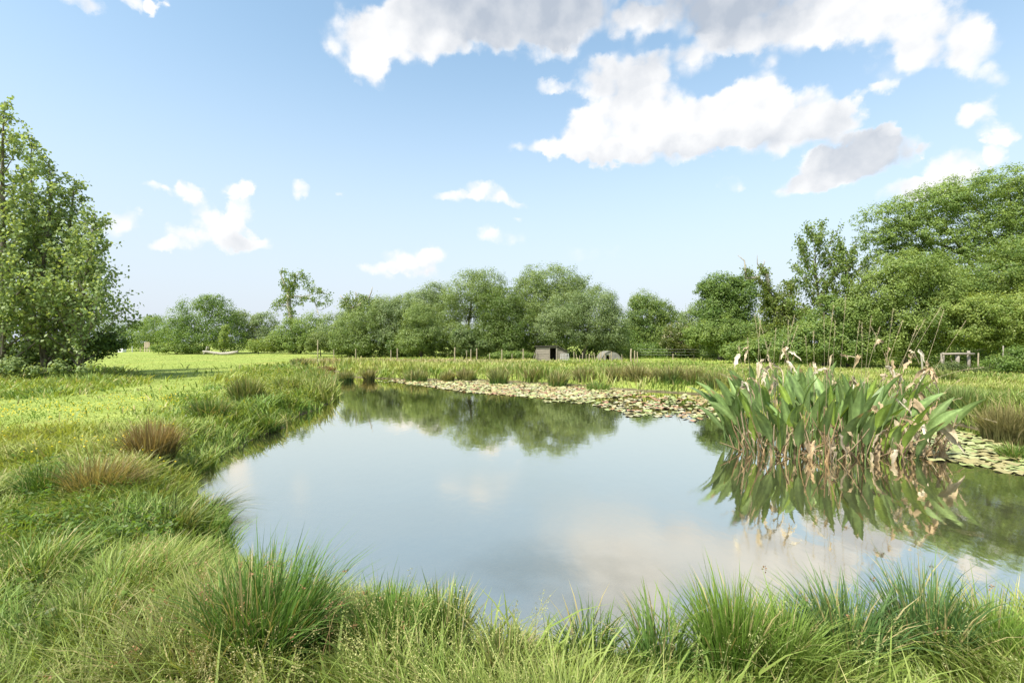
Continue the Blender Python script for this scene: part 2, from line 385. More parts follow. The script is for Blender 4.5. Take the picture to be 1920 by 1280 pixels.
# foreground
def hfg(X, Y, s):
    x = 960 + X / Y * F
    gap = sstep(860, 900, x) * sstep(1345, 1310, x) * sstep(1.1, .7, s)
    gap2 = sstep(380, 430, x) * sstep(720, 690, x) * sstep(.9, .5, s)
    return (.15 + .20 * sstep(.38, .68, fbm(X * 2.2 + 4, Y * 2.2, 3))) * (1 - .55 * np.maximum(gap, gap2))
p5 = field(52000, 1.25, 3.9, hfg, lambda X, Y, s: greens(X, Y, s, .10, .74), 1.35, lambda X, Y, s: (s > .03), -1.45, 1.45, 1.2, (.2, 1.2))
def thatch(X, Y, s):
    c = mixcol(np.tile(STRAW, (len(X), 1)), np.tile(YELG, (len(X), 1)), R.uniform(0, .8, len(X))) * .9
    return c, c
p6 = field(5000, 1.4, 6, lambda X, Y, s: .05 + .07 * R.random(len(X)), thatch, 1.3, lambda X, Y, s: (s > .05) & (R.random(len(X)) > mown_w(X, Y)), -1.4, 1.4, 1.2, (1.6, 4.))
p7 = field(2600, 1.5, 3.6, lambda X, Y, s: .22 + .16 * R.random(len(X)), lambda X, Y, s: greens(X, Y, s, .03, .8), 2.6, lambda X, Y, s: (s > .05), -1.4, 1.4, 1.2, (.3, 1.2))
stuff('foreground_grass', [p5, p6, p7], M_grass, 'lush mixed grass on the near bank at the bottom of the picture')

# fine seeding panicles in the near grass
def panicles(n, xr, yr, hr, c, seed=0):
    parts = []; P = []
    for i in range(n):
        x = random.uniform(*xr); y = random.uniform(*yr)
        X, Y, _ = g(x, y)
        P.append((X, Y))
    P = np.array(P); s = shore_sd(P[:, 0], P[:, 1]); P = P[s > .05]
    n = len(P); Z = ground_z(P[:, 0], P[:, 1])
    B = np.column_stack([P, Z]); h = R.uniform(*hr, n); az = R.uniform(0, 6.28, n); ln = R.uniform(.05, .35, n)
    col = np.array(c) * R.uniform(.8, 1.2, (n, 1))
    parts.append(blades(B, az, ln, h, np.full(n, .003), col, droop=.1))
    k = 34
    t = R.uniform(.58, 1.0, (n, k)); d = np.stack([np.cos(az), np.sin(az)], 1)
    sp = (1.02 - t) * .16 * (h[:, None] / .5) + .004
    pos = np.zeros((n, k, 3))
    pos[:, :, :2] = B[:, None, :2] + d[:, None, :] * (ln * h)[:, None, None] * (t ** 1.8)[:, :, None]
    pos[:, :, 2] = B[:, 2][:, None] + h[:, None] * (t - .1 * ln[:, None] * t ** 2.6)
    pos += R.normal(size=(n, k, 3)) * sp[:, :, None] * .6
    pos = pos.reshape(-1, 3)
    parts.append(leaves(pos, rdir(len(pos)), .011, .0045, np.repeat(col * 1.1, k, 0), .0))
    return parts
pp = panicles(120, (640, 1010), (1200, 1420), (.26, .42), (.34, .34, .13)) + panicles(60, (330, 600), (1260, 1440), (.25, .36), (.36, .33, .15)) + \
     panicles(60, (0, 320), (1000, 1400), (.25, .42), (.30, .29, .13)) + panicles(50, (1020, 1900), (1240, 1450), (.22, .36), (.32, .34, .14)) + \
     panicles(30, (180, 640), (1130, 1300), (.4, .55), (.40, .27, .14))
stuff('grass_panicle', pp, M_grass, 'fine pale seed heads standing in the near grass', 'seed heads')

# buttercups and low herbs
def flowers(spec):
    parts = []
    for (x0, x1, y0, y1, n, h) in spec:
        P = np.array([g(random.uniform(x0, x1), random.triangular(y0, y1, (y0 + y1) / 2))[:2] for _ in range(n)])
        s = shore_sd(P[:, 0], P[:, 1]); P = P[s > .1]; n = len(P)
        f = fbm(P[:, 0] * .9, P[:, 1] * .9, 2); P = P[f > .46]; n = len(P)
        Z = ground_z(P[:, 0], P[:, 1]) + h * R.uniform(.8, 1.25, n)
        for a in range(2):
            no = nrm(np.column_stack([R.normal(size=(n, 2)) * .35, np.ones(n)]))
            parts.append(leaves(np.column_stack([P, Z]), no, .018 + P[:, 1] * .0010, .017 + P[:, 1] * .0010, np.tile((.80, .66, .04), (n, 1)) * R.uniform(.85, 1.1, (n, 1)), 0, .2))
    return parts
stuff('buttercup', flowers([(-200, 330, 750, 900, 640, .30), (-100, 250, 770, 850, 420, .30), (300, 480, 730, 800, 120, .24), (0, 120, 840, 960, 60, .33), (200, 340, 740, 790, 160, .22)]), M_leaf,
      'tiny yellow buttercups scattered in the left bank grass', 'flowers')
def herbs(spec):
    parts = []
    for (x0, x1, y0, y1, n, h, c) in spec:
        P = np.array([g(random.uniform(x0, x1), random.uniform(y0, y1))[:2] for _ in range(n)])
        s = shore_sd(P[:, 0], P[:, 1]); P = P[s > .05]; n = len(P); k = 16
        Z = ground_z(P[:, 0], P[:, 1])
        hh = h * R.uniform(.6, 1.2, n)
        B = np.column_stack([P, Z])
        parts.append(blades(B, R.uniform(0, 6.28, n), R.uniform(0, .2, n), hh, np.full(n, .006), np.tile(c, (n, 1)) * .9))
        t = R.uniform(.15, 1, (n, k))
        pos = B[:, None, :] + np.stack([R.normal(size=(n, k)) * .035, R.normal(size=(n, k)) * .035, t * hh[:, None]], 2)
        pos = pos.reshape(-1, 3); no = nrm(rdir(len(pos)) + np.array([0, 0, 1.2]))
        parts.append(leaves(pos, no, .045 + pos[:, 1] * .001, .022 + pos[:, 1] * .0007, np.tile(c, (len(pos), 1)) * R.uniform(.7, 1.3, (len(pos), 1)), .2))
    return parts
stuff('marsh_herb', herbs([(470, 640, 700, 760, 330, .48, (.26, .30, .07)), (330, 560, 745, 850, 260, .26, (.13, .20, .035)), (30, 330, 880, 1040, 180, .24, (.12, .20, .035)),
                           (0, 420, 1000, 1250, 120, .22, (.14, .22, .04))]), M_leaf, 'low leafy marsh plants mixed into the bank grass', 'plants')

# ------------------------------------------------------------------ rush tussocks: every tussock is a thing
def tussock(x, y, wpx, hpx, nb, c, tip, label, cat='rush tussock', lean=(.05, .75), bias=(0, 0), seeds=0, z=None, wmul=1., group=None, tilt=0, name='rush_tussock'):
    X, Y, _ = g(x, y, -.08 if z is None else z)
    if Y < 5: nb = int(nb * .62)
    s = shore_sd(np.array([X]), np.array([Y]))
    z0 = max(float(ground_z(np.array([X]), np.array([Y]), s)[0]), WZ) - .03
    r = wpx / F * Y * .5; hh = hpx / F * Y
    a = R.uniform(0, 6.28, nb); q = np.sqrt(R.random(nb)) * r * .55
    base = np.stack([np.cos(a) * q, np.sin(a) * q, np.zeros(nb)], 1)
    out = q / (r * .55)
    az = a + R.normal(size=nb) * .6
    ln = R.uniform(*lean, nb) * (.35 + out)
    bx = np.cos(az) * ln + bias[0]; by = np.sin(az) * ln + bias[1]
    az = np.arctan2(by, bx); ln = np.hypot(bx, by)
    h = hh * R.uniform(.55, 1.08, nb) * (1 - .15 * out) * np.where(R.random(nb) < .10, R.uniform(1.1, 1.35, nb), 1)
    col = np.tile(np.array(c, float), (nb, 1)) * R.uniform(.65, 1.3, (nb, 1)); tp = np.tile(np.array(tip, float), (nb, 1)) * R.uniform(.7, 1.3, (nb, 1))
    dead = R.random(nb) < .12
    col[dead] = STRAW * R.uniform(.6, 1.1); tp[dead] = STRAW
    if Y < 5: nb_w = 1.75
    else: nb_w = 1.
    w = np.full(nb, max(.0045, Y * .8 / 484)) * R.uniform(.5, 1.3, nb) * wmul * nb_w
    V, Q, T, C = blades(base, az, ln, h, w, col, tp, droop=.35)
    o = link(name, arr_mesh(name, V, Q, T, C), M_grass); o.location = (X, Y, z0)
    tag(o, label, cat, group)
    if seeds:
        i = R.choice(nb, seeds); t = .86
        d = np.stack([np.cos(az[i]), np.sin(az[i])], 1)
        pos = base[i].copy(); pos[:, :2] += d * (ln[i] * h[i] * t ** 1.8)[:, None]; pos[:, 2] += h[i] * (t - .35 * ln[i] * t ** 2.6)
        pos = np.repeat(pos, 9, 0) + R.normal(size=(seeds * 9, 3)) * .008
        for q in range(seeds):
            pq = pos[q * 9:q * 9 + 9]
            link('seed_head', arr_mesh('seed_head', *leaves(pq, rdir(9), .014, .009, np.tile((.34, .20, .10), (9, 1)) * R.uniform(.6, 1.3, (9, 1)), 0)), M_grass, o)
    return o
RG = (.062, .125, .028); RT = (.13, .20, .05); BR = (.11, .13, .035); BT = (.36, .22, .10); OL = (.11, .14, .04); OT = (.30, .26, .12)
BG = (.075, .165, .030); BGt = (.15, .25, .05)
tussock(285, 872, 120, 95, 1100, (.14, .14, .04), (.31, .21, .10), 'dense russet brown rush tussock standing alone on the left bank', lean=(.02, .5))
tussock(190, 948, 160, 105, 800, (.15, .17, .05), (.36, .27, .13), 'straw coloured wispy rush tussock leaning right, in front of the russet tussock', lean=(.1, .8), bias=(.25, -.1))
tussock(85, 950, 110, 80, 500, (.05, .11, .02), (.10, .17, .03), 'small dark green tussock at the left, beside the straw coloured one', lean=(.1, .6))
tussock(395, 958, 70, 60, 330, (.06, .11, .03), (.14, .16, .06), 'drooping dark sedge tuft hanging over the water at the left shore', lean=(.5, 1.3), bias=(.7, 0), z=-.25)
tussock(330, 985, 110, 90, 600, (.10, .17, .04), (.24, .27, .10), 'pale green grass tuft at the left shore below the drooping sedge', lean=(.2, .9), bias=(.2, -.1))
tussock(462, 764, 85, 62, 700, (.08, .14, .03), (.20, .22, .07), 'tall olive rush tussock on the left bank where the shore bends away', lean=(.05, .45))
tussock(395, 797, 95, 55, 600, (.07, .14, .028), (.15, .20, .05), 'green rush tussock on the left bank between tall olive tussock and russet tussock', lean=(.1, .6))
tussock(540, 742, 80, 40, 450, (.10, .17, .03), (.22, .26, .07), 'light green rush clump at the tip of the left bank', lean=(.1, .6))
tussock(500, 790, 80, 34, 400, (.10, .18, .035), (.18, .25, .06), 'low green sedge clump at the water edge, below the tall olive tussock', lean=(.2, .9))
tussock(505, 1262, 300, 235, 1700, BG, (.13, .22, .05), 'large dark green rush clump with brown seed heads in the left foreground', lean=(.1, .7), bias=(.10, .05), seeds=26)
tussock(370, 1300, 330, 190, 1200, (.13, .19, .04), (.30, .28, .11), 'sprawling clump with straw coloured blades, left of the dark green foreground clump', lean=(.2, 1.0), bias=(-.15, 0), seeds=16)
tussock(730, 1250, 200, 150, 900, BG, BGt, 'green rush clump in the foreground just right of the large dark clump', lean=(.08, .55), seeds=6)
tussock(835, 1245, 130, 150, 700, (.09, .18, .03), (.18, .26, .06), 'upright bright green clump left of the gap in the near bank', lean=(.05, .45))
tussock(1105, 1255, 150, 120, 330, (.08, .16, .035), (.15, .22, .06), 'narrow dark green rush clump in the middle of the near bank', lean=(.15, .8))
tussock(1235, 1275, 190, 140, 330, (.08, .16, .035), (.15, .22, .06), 'thin dark green rush clump right of the middle of the near bank', lean=(.2, 1.0))
tussock(1365, 1285, 170, 200, 950, (.10, .20, .03), (.18, .27, .05), 'tall bright green grass clump below the left end of the tall leafy plant', lean=(.08, .5), bias=(-.08, 0))
tussock(1460, 1300, 150, 170, 800, (.12, .22, .03), (.20, .29, .06), 'lime green grass clump beside the tall bright green clump in the right foreground', lean=(.1, .7))
tussock(1590, 1270, 190, 190, 700, (.06, .14, .04), (.14, .22, .07), 'open bluish green rush clump in the right foreground below the big plant', lean=(.1, .75), seeds=5)
tussock(1735, 1262, 190, 200, 850, (.06, .14, .04), (.13, .21, .07), 'tall bluish green rush clump in the right foreground', lean=(.08, .6), seeds=4)
tussock(1860, 1275, 180, 150, 1000, (.11, .21, .03), (.18, .27, .05), 'dense bright green clump in the bottom right corner', lean=(.1, .6))
tussock(940, 1285, 160, 110, 600, (.13, .20, .04), (.24, .28, .09), 'low yellow green tuft in the gap of the near bank', lean=(.15, .8))
tussock(60, 1130, 190, 130, 800, (.10, .19, .03), (.18, .26, .06), 'bright green grass tuft at the left edge of the foreground', lean=(.2, .9))
tussock(150, 1250, 240, 140, 900, (.13, .21, .04), (.24, .28, .08), 'wide yellow green tuft in the bottom left corner', lean=(.2, 1.0))
tussock(655, 1175, 90, 100, 300, (.06, .13, .03), (.13, .2, .06), 'sparse thin rush tuft reaching over the water, behind the green foreground clump', lean=(.2, .8))
far_t = [(650, 706, 34, 22, 'dark rush tussock at the left end of the far bank, where the inlet opens', RG), (692, 704, 26, 24, 'brownish rush tussock second from the left end of the far bank', BR), (612, 689, 40, 12, 'russet clump of dead fern behind the far white lily pads', None),
         (560, 686, 40, 16, 'green clump behind the left end of the far inlet', RG), (780, 706, 50, 26, 'bluish reed clump at the far water edge behind the pale pad tip', RG), (840, 706, 30, 22, 'small olive tussock on the far bank left of the shed', OL), (872, 705, 36, 26, 'olive rush tussock on the far bank, left of the shed, beside the small one', OL),
         (935, 710, 46, 34, 'dark round rush tussock on the far bank in front of the left fence posts', RG), (1000, 708, 40, 26, 'brown rush tussock on the far bank in front of the shed', BR), (1045, 714, 44, 32, 'green rush tussock on the far bank in front of the shed doorway', RG),
         (1095, 712, 50, 28, 'olive rush tussock on the far bank right of the shed', OL), (1160, 716, 52, 34, 'dark brown rush tussock in front of the arched shelter', BR), (1195, 718, 48, 36, 'dark rush tussock in front of the thick gate posts', BR), (1235, 720, 44, 32, 'olive rush tussock right of the thick gate posts', OL),
         (1262, 722, 46, 40, 'tall dark rush tussock between the shelter and the big plant', RG), (1300, 724, 44, 38, 'tall brownish rush tussock left of the big plant, second from it', BR), (1340, 728, 50, 36, 'dark rush tussock on the far bank touching the big plant', RG), (1120, 720, 60, 18, 'low bright sedge fringe at the far water edge behind the pads', RT)]
for x, y, w, h, lab, c in far_t:
    nm = 'rush_tussock'
    if c is None: c = (.20, .12, .06)
    tussock(x, y, w * 1.35, h * 1.1, 300, tuple(np.array(c) * 1.5), tuple(np.array(OT if c != RT else RT) * .85), lab, lean=(.05, .75), group='rush tussocks along the far bank')
tussock(1885, 800, 120, 75, 900, (.14, .15, .05), (.27, .23, .10), 'brown rush tussock on the right bank at the edge of the picture', lean=(.05, .6))
tussock(1800, 775, 110, 62, 700, (.09, .17, .04), (.2, .25, .08), 'green rush tussock on the right bank behind the right lily pads', lean=(.05, .6))
tussock(1770, 722, 60, 34, 320, (.10, .17, .04), (.26, .28, .09), 'light green tuft in front of the log rail on the right', lean=(.1, .6))
tussock(1900, 832, 70, 36, 380, (.11, .20, .04), (.19, .26, .06), 'low lime tuft at the right water edge below the brown tussock', lean=(.2, .9))

# ------------------------------------------------------------------ trees
def add_trunk(acc, base, top, r0, r1, wob=.08, n=7, k=7):
    base = np.asarray(base, float); top = np.asarray(top, float); L = np.linalg.norm(top - base)
    ph = R.uniform(0, 6, 2); pts = []; rr = []
    for i in range(k):
        t = i / (k - 1); p = base * (1 - t) + top * t
        e = math.sin(t * math.pi) * wob * L * .5
        p = p + np.array([math.sin(ph[0] + t * 4), math.sin(ph[1] + t * 5), 0]) * e
        pts.append(p); rr.append(r0 * (1 - t) ** .8 + r1 * (1 - (1 - t) ** .8) if i else r0 * 1.25)
    acc.tube(pts, rr, n); return pts
def crown_arrays(lobes, nleaf, ln, wd, pal, clump=.30, spike=0., updir=.3, back=.35, nrand=.7, hole=0., flat=.75):
    area = np.array([a[3] * a[5] for a in lobes]); parts = []
    for (cx, cy, cz, rx, ry, rz), fr in zip(lobes, area / area.sum()):
        n = int(nleaf * fr)
        rc = clump * (min(rx, rz) * .6 + .5)
        K = max(10, int(9 * (rx * rz) / (rc * rc)))
        d = rdir(K * 2); keep = (d[:, 1] < .25) | (R.random(len(d)) < back); keep &= R.random(len(d)) > hole
        d = d[keep][:K]; K = len(d)
        rad = np.where(R.random(K) < .8, R.uniform(.72, 1.16, K), R.uniform(.2, .8, K))
        sz = rc * R.uniform(.6, 1.35, K)
        cc = np.stack([cx + d[:, 0] * (rx - sz * .6) * rad, cy + d[:, 1] * ry * rad, cz + d[:, 2] * (rz - sz * .6) * rad], 1)
        cc[:, 2] = np.maximum(cc[:, 2], .15)
        tint = R.normal(size=K)
        i = R.choice(K, n, p=sz ** 2 / (sz ** 2).sum())
        q = rdir(n) * (R.random(n) ** .45)[:, None] * sz[i][:, None]; q[:, 2] *= flat
        if spike: 
            ax = nrm(d[i] * .6 + np.array([0, 0, .8]) + R.normal(size=(n, 3)) * .15)
            q += ax * (R.random(n) ** 2.2 * spike * sz[i])[:, None]
        pos = cc[i] + q; pos[:, 2] = np.maximum(pos[:, 2], .03)
        no = nrm(nrm(q) * .6 + d[i] * .45 + np.array([0, -.1, updir]) + rdir(n) * nrand)
        c = mixcol(np.tile(np.array(pal[0], float), (n, 1)), np.tile(np.array(pal[1], float), (n, 1)), np.clip(.5 + .3 * tint[i] + R.normal(size=n) * .25, 0, 1))
        c *= R.uniform(.75, 1.25, (n, 1))
        parts.append(leaves(pos, no, ln, wd, c))
    return join(parts)
def px_lobes(L, D):
    out = []
    for q in L:
        x, y, rx, ry = q[:4]; dD = q[4] if len(q) > 4 else 0
        p = at(x, y, D + dD); k = (D + dD) / F
        out.append((p[0], p[1], p[2], rx * k, (rx + ry) * .5 * k, ry * k))
    return out
def tree(name, label, cat, D, base, L, nleaf, ln, wd, pal, group=None, trunk=.18, m=None, bark=None, limbs=True, extra=None, **kw):
    kw.setdefault('spike', .5); ln *= .78; wd *= .78; nleaf = int(nleaf * 1.5)
    lob = px_lobes(L, D); b = g(*base) if len(base) == 2 else base
    bx = (base[0] - 960) / F * D; b = np.array((bx, D, 0.0))
    o = empty(name, b, label, cat, group)
    V, Q, T, C = crown_arrays(lob, nleaf, ln, wd, pal, **kw)
    link('crown', arr_mesh('crown', V - b, Q, T, C), m or M_leaf, o)
    acc = Acc()
    big = max(lob, key=lambda a: a[3] * a[5]); zt = max(.8, big[2])
    pts = add_trunk(acc, (0, 0, -.1), np.array((big[0], big[1], zt)) - b, trunk, trunk * .4)
    if limbs:
        for l in lob:
            st = pts[random.choice((2, 3, 4))]
            add_trunk(acc, st, np.array(l[:3]) - b, trunk * .45, trunk * .12, .12, 5, 5)
    if extra: extra(acc, b)
    acc.build('trunk', bark or M_bark, o, True)
    return o
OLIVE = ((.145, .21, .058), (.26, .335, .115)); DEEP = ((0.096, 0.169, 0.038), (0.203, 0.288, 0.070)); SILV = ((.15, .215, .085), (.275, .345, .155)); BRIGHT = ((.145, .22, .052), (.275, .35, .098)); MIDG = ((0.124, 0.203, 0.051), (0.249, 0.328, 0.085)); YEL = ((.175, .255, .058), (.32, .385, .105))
GB = 'trees and bushes behind the meadow'
# far left
tree('hedge_bush', 'low dark hedge bush behind the white tank, beside the poplars', 'bush', 82, (235, 660), [(225, 632, 40, 26), (262, 632, 32, 24), (200, 620, 40, 30)], 7000, .26, .17, DEEP, GB)
tree('hedge_bush', 'mid green hedge bush behind the pallet, left of the big round bush', 'bush', 80, (300, 660), [(295, 622, 28, 30), (320, 635, 24, 24), (275, 640, 30, 20)], 6000, .26, .17, MIDG, GB)
tree('distant_tree', 'small far dark tree top showing above the hedge left of the big round bush', 'tree', 130, (288, 655), [(288, 602, 18, 12), (265, 612, 18, 12)], 1500, .45, .3, DEEP, GB)
tree('round_bush', 'big rounded dark green bush behind the fallen log', 'bush', 66, (385, 662), [(385, 600, 56, 46), (340, 625, 36, 36, -1), (425, 618, 34, 42), (372, 636, 50, 26, -3), (440, 640, 24, 22, -1), (400, 572, 30, 22)], 20000, .24, .15, DEEP, GB)
tree('low_bush', 'low spreading green bush at the meadow edge below the big round bush', 'bush', 62, (335, 663), [(320, 653, 34, 11), (355, 654, 26, 10)], 4500, .2, .13, MIDG, GB, trunk=.06)
tree('young_sapling', 'pale yellow green sapling standing just behind the fallen log', 'sapling', 61.5, (422, 661), [(422, 632, 8, 20), (424, 616, 6, 8), (420, 645, 9, 8)], 1300, .2, .13, YEL, GB, trunk=.04)
tree('hedge_bush', 'grey green elder hedge right of the big round bush', 'bush', 70, (478, 662), [(462, 612, 26, 26), (500, 612, 28, 28), (485, 640, 36, 22, -1), (450, 596, 16, 16)], 11000, .24, .15, SILV, GB, hole=.1)
tree('low_bush', 'bright yellow green low bush at the meadow edge near the ivy tree', 'bush', 63, (485, 663), [(485, 648, 22, 14), (510, 645, 18, 16)], 3500, .2, .13, YEL, GB, trunk=.05)
tree('hedge_bush', 'dark bushy hedge beneath the half dead ivy tree', 'bush', 64, (560, 663), [(545, 630, 30, 32), (585, 622, 38, 36), (560, 645, 40, 18, -1), (525, 640, 24, 22)], 13000, .24, .15, MIDG, GB)
tree('willow_bush', 'pale green drooping willow bush behind the tall thin pole', 'bush', 52, (602, 668), [(600, 640, 22, 18), (618, 648, 16, 14), (585, 648, 14, 12)], 5000, .22, .09, ((.13, .19, .05), (.21, .26, .08)), GB, trunk=.06)
# half-dead ivy tree: real branches with clumps of leaves
def branchy(name, label, cat, D, segs, clumps, nleaf, ln, wd, pal, bark=M_palebark, group=GB, basepx=None, r0=.3):
    """drawn limbs, and around them sprays of twigs that carry the leaves"""
    b = np.array(((basepx[0] - 960) / F * D, D, 0.0)); o = empty(name, b, label, cat, group)
    acc = Acc(); pool = []
    for pts, ra, rb in segs:
        P = [at(x, y, D + (q[0] if q else 0)) - b for x, y, *q in pts]
        P = [p + (R.normal(size=3) * .12 * np.array((1, 2, 1)) if i else 0) for i, p in enumerate(P)]
        acc.tube(P, list(np.linspace(ra, rb, len(P))), 6)
        for u, v in zip(P[:-1], P[1:]): pool += [u * (1 - t) + v * t for t in (.2, .5, .8, 1.)]
    pool = np.array(pool); tw = []; td = []
    lob = px_lobes(clumps, D); ar = np.array([l[3] * l[5] for l in lob]); ar = ar / ar.sum()
    for l, fr in zip(lob, ar):
        c = np.array(l[:3]) - b; rr = np.array(l[3:])
        for _ in range(max(4, int(nleaf * fr / 26))):
            e = c + rdir(1)[0] * rr * R.uniform(.5, 1.35)
            st = pool[np.argmin(((pool - e) ** 2).sum(1) + R.random(len(pool)) * .3)]
            m = (st + e) / 2 + R.normal(size=3) * .12 + np.array((0, 0, .1))
            if R.random() < .35: acc.tube([st, m, e], [.022, .014, .006], 3, cap=False)
            for t in (.6, .8, .9, 1.0): tw.append(bez(st, m, e, np.array([t]))[0]); td.append(e - st)
    acc.build('trunk', bark, o, True)
    tw = np.array(tw); i = R.choice(len(tw), nleaf)
    pos = tw[i] + R.normal(size=(nleaf, 3)) * ln * .8
    tn = R.normal(size=len(tw))
    c = mixcol(np.tile(np.array(pal[0], float), (nleaf, 1)), np.tile(np.array(pal[1], float), (nleaf, 1)), np.clip(.5 + .25 * tn[i] + R.normal(size=nleaf) * .25, 0, 1))
    link('crown', arr_mesh('crown', *leaves(pos, nrm(rdir(nleaf) + np.array((0, -.2, .5))), ln, wd, c, .4)), M_leaf, o)
    return o
branchy('ivy_tree', 'half dead tree with pale crooked branches rising above the hedge on the left', 'tree', 68,
        [([(545, 668), (546, 640), (543, 605), (541, 570), (538, 545)], .36, .26), ([(538, 545), (532, 525), (528, 512), (530, 500)], .16, .03), ([(538, 548), (548, 530), (556, 518), (562, 510)], .16, .03),
         ([(542, 562), (552, 555), (566, 556), (578, 558), (590, 552)], .12, .04), ([(578, 558), (588, 566), (594, 580), (600, 582), (615, 572)], .07, .02), ([(541, 575), (530, 572), (520, 570)], .09, .03), ([(594, 580), (598, 592), (592, 600)], .07, .03), ([(590, 552), (600, 545), (612, 552)], .07, .02)],
        [(540, 560, 9, 26), (545, 525, 9, 9), (556, 515, 10, 8), (570, 520, 9, 8), (580, 527, 6, 6), (535, 512, 5, 5), (525, 567, 11, 8), (520, 578, 7, 6), (552, 535, 9, 8), (548, 545, 12, 10), (535, 535, 8, 10), (565, 535, 10, 8), (570, 560, 9, 7), (592, 545, 10, 7), (605, 552, 9, 7), (616, 560, 7, 7), (585, 562, 7, 6), (548, 590, 10, 14), (562, 572, 6, 4), (600, 566, 6, 5)], 3600, .26, .16, MIDG, basepx=(545, 668))
branchy('dead_tree', 'bare topped willow with pale dead branches above the hedge right of the ivy tree', 'tree', 54,
        [([(672, 672), (670, 620), (664, 590), (660, 575)], .4, .22), ([(660, 575), (648, 568), (640, 560), (637, 553)], .14, .04), ([(662, 580), (676, 568), (688, 560), (698, 546), (700, 536)], .16, .03), ([(664, 585), (668, 565), (666, 550)], .1, .03), ([(688, 560), (700, 562)], .06, .02)],
        [(655, 562, 8, 6), (672, 556, 12, 7), (690, 566, 12, 8), (645, 570, 8, 6), (668, 578, 22, 12), (708, 572, 12, 10)], 2600, .22, .12, SILV, basepx=(672, 672))
# central mass
tree('willow_tree', 'olive willow behind the left end of the far bank', 'tree', 51, (660, 671), [(655, 625, 34, 40), (690, 610, 34, 44), (670, 645, 40, 24, -1), (634, 645, 16, 22)], 16000, .22, .10, OLIVE, GB, spike=.5)
tree('willow_tree', 'grey green willow with twiggy top, second from the left end of the tree belt', 'tree', 52, (735, 672), [(730, 600, 34, 44), (755, 590, 28, 36), (735, 635, 36, 32, -1), (715, 580, 20, 22)], 17000, .22, .10, SILV, GB, spike=.5)
tree('willow_tree', 'lighter small willow in front of the taller willows, left of the middle', 'tree', 49, (790, 672), [(785, 610, 32, 44), (775, 640, 34, 26, -1), (812, 632, 26, 34)], 14000, .22, .10, OLIVE, GB, spike=.5)
tree('willow_tree', 'slender taller willow showing its twigs above its neighbours, left of the big willows', 'tree', 55, (812, 672), [(812, 552, 24, 22), (800, 580, 36, 36)], 7000, .22, .10, SILV, GB, spike=1.3, hole=.2)
tree('willow_tree', 'big domed willow forming the left shoulder of the central grove', 'tree', 53, (880, 674), [(885, 555, 56, 48), (850, 590, 40, 46), (915, 545, 40, 42), (862, 635, 44, 34, -2), (930, 600, 44, 56)], 30000, .22, .10, OLIVE, GB, spike=.5)
tree('willow_tree', 'bright leafy willow at the front of the central grove, left behind the shed', 'tree', 47, (950, 675), [(940, 580, 46, 42), (965, 615, 50, 46), (920, 630, 34, 36), (950, 650, 50, 22, -1)], 25000, .2, .11, ((.09, .15, .03), (.17, .23, .06)), GB, spike=.5)
tree('willow_tree', 'tallest rounded willow at the top of the central grove behind the shed', 'tree', 51, (1030, 676), [(1030, 535, 64, 40), (995, 560, 44, 44), (1075, 560, 52, 46), (1030, 590, 70, 56)], 34000, .22, .10, OLIVE, GB, spike=.5)
tree('willow_tree', 'broad silvery willow overhanging the shed and the arched shelter', 'tree', 45.5, (1090, 677), [(1060, 590, 50, 46), (1110, 585, 52, 50), (1145, 615, 44, 44), (1030, 615, 34, 34), (1085, 630, 60, 24), (1150, 645, 34, 24)], 36000, .2, .09, SILV, GB, spike=.5)
tree('hazel_bush', 'small pale bush at the foot of the grove left of the shed', 'bush', 44.5, (870, 674), [(868, 636, 26, 22), (880, 655, 26, 14), (905, 650, 22, 16)], 7500, .2, .12, ((.10, .16, .05), (.18, .23, .08)), GB, trunk=.07)
tree('low_bush', 'low leafy green bush at the fence just left of the shed', 'bush', 43.5, (970, 676), [(950, 667, 24, 9), (978, 667, 22, 10), (930, 668, 16, 8)], 4500, .16, .11, MIDG, GB, trunk=.05)
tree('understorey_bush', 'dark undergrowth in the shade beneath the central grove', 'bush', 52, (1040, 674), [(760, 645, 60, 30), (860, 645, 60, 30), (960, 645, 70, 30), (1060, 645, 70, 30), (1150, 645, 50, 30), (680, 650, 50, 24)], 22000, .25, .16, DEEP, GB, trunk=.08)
# right of the grove
tree('oak_tree', 'dark tree with sparse twiggy top right of the central grove', 'tree', 55, (1215, 672), [(1210, 600, 40, 40), (1240, 590, 30, 30), (1222, 635, 52, 34, -1), (1200, 570, 20, 20), (1190, 620, 20, 40)], 16000, .22, .14, ((.095, .165, .04), (.21, .275, .065)), GB)
tree('twiggy_tree', 'thin twiggy tree top rising above the dark tree right of the grove', 'tree', 58, (1212, 672), [(1208, 562, 24, 18), (1222, 575, 26, 18), (1195, 570, 16, 16)], 3200, .22, .10, OLIVE, GB, hole=.3, spike=1.4)
tree('hedge_bush', 'dark hedge closing the gap between the grove and the dark tree on its right', 'bush', 61, (1190, 670), [(1175, 625, 30, 34), (1205, 640, 34, 26), (1240, 640, 34, 28)], 9000, .25, .16, MIDG, GB)
tree('hedge_bush', 'olive hedge behind the elder bush', 'bush', 60, (1290, 670), [(1270, 615, 30, 30), (1305, 605, 30, 34), (1335, 625, 30, 34), (1300, 640, 50, 28)], 11000, .25, .16, OLIVE, GB)
tree('hedge_bush', 'green hedge behind the oak, low between oak and ivy covered trunk', 'bush', 58, (1420, 670), [(1410, 625, 34, 34), (1445, 630, 34, 32), (1480, 640, 34, 28), (1390, 645, 40, 26)], 11000, .25, .16, MIDG, GB)
tree('hedge_bush', 'grey green hedge behind the bare topped willow', 'bush', 62, (640, 668), [(625, 620, 28, 34), (660, 600, 30, 36), (700, 590, 34, 36), (650, 640, 44, 26)], 13000, .25, .14, SILV, GB)
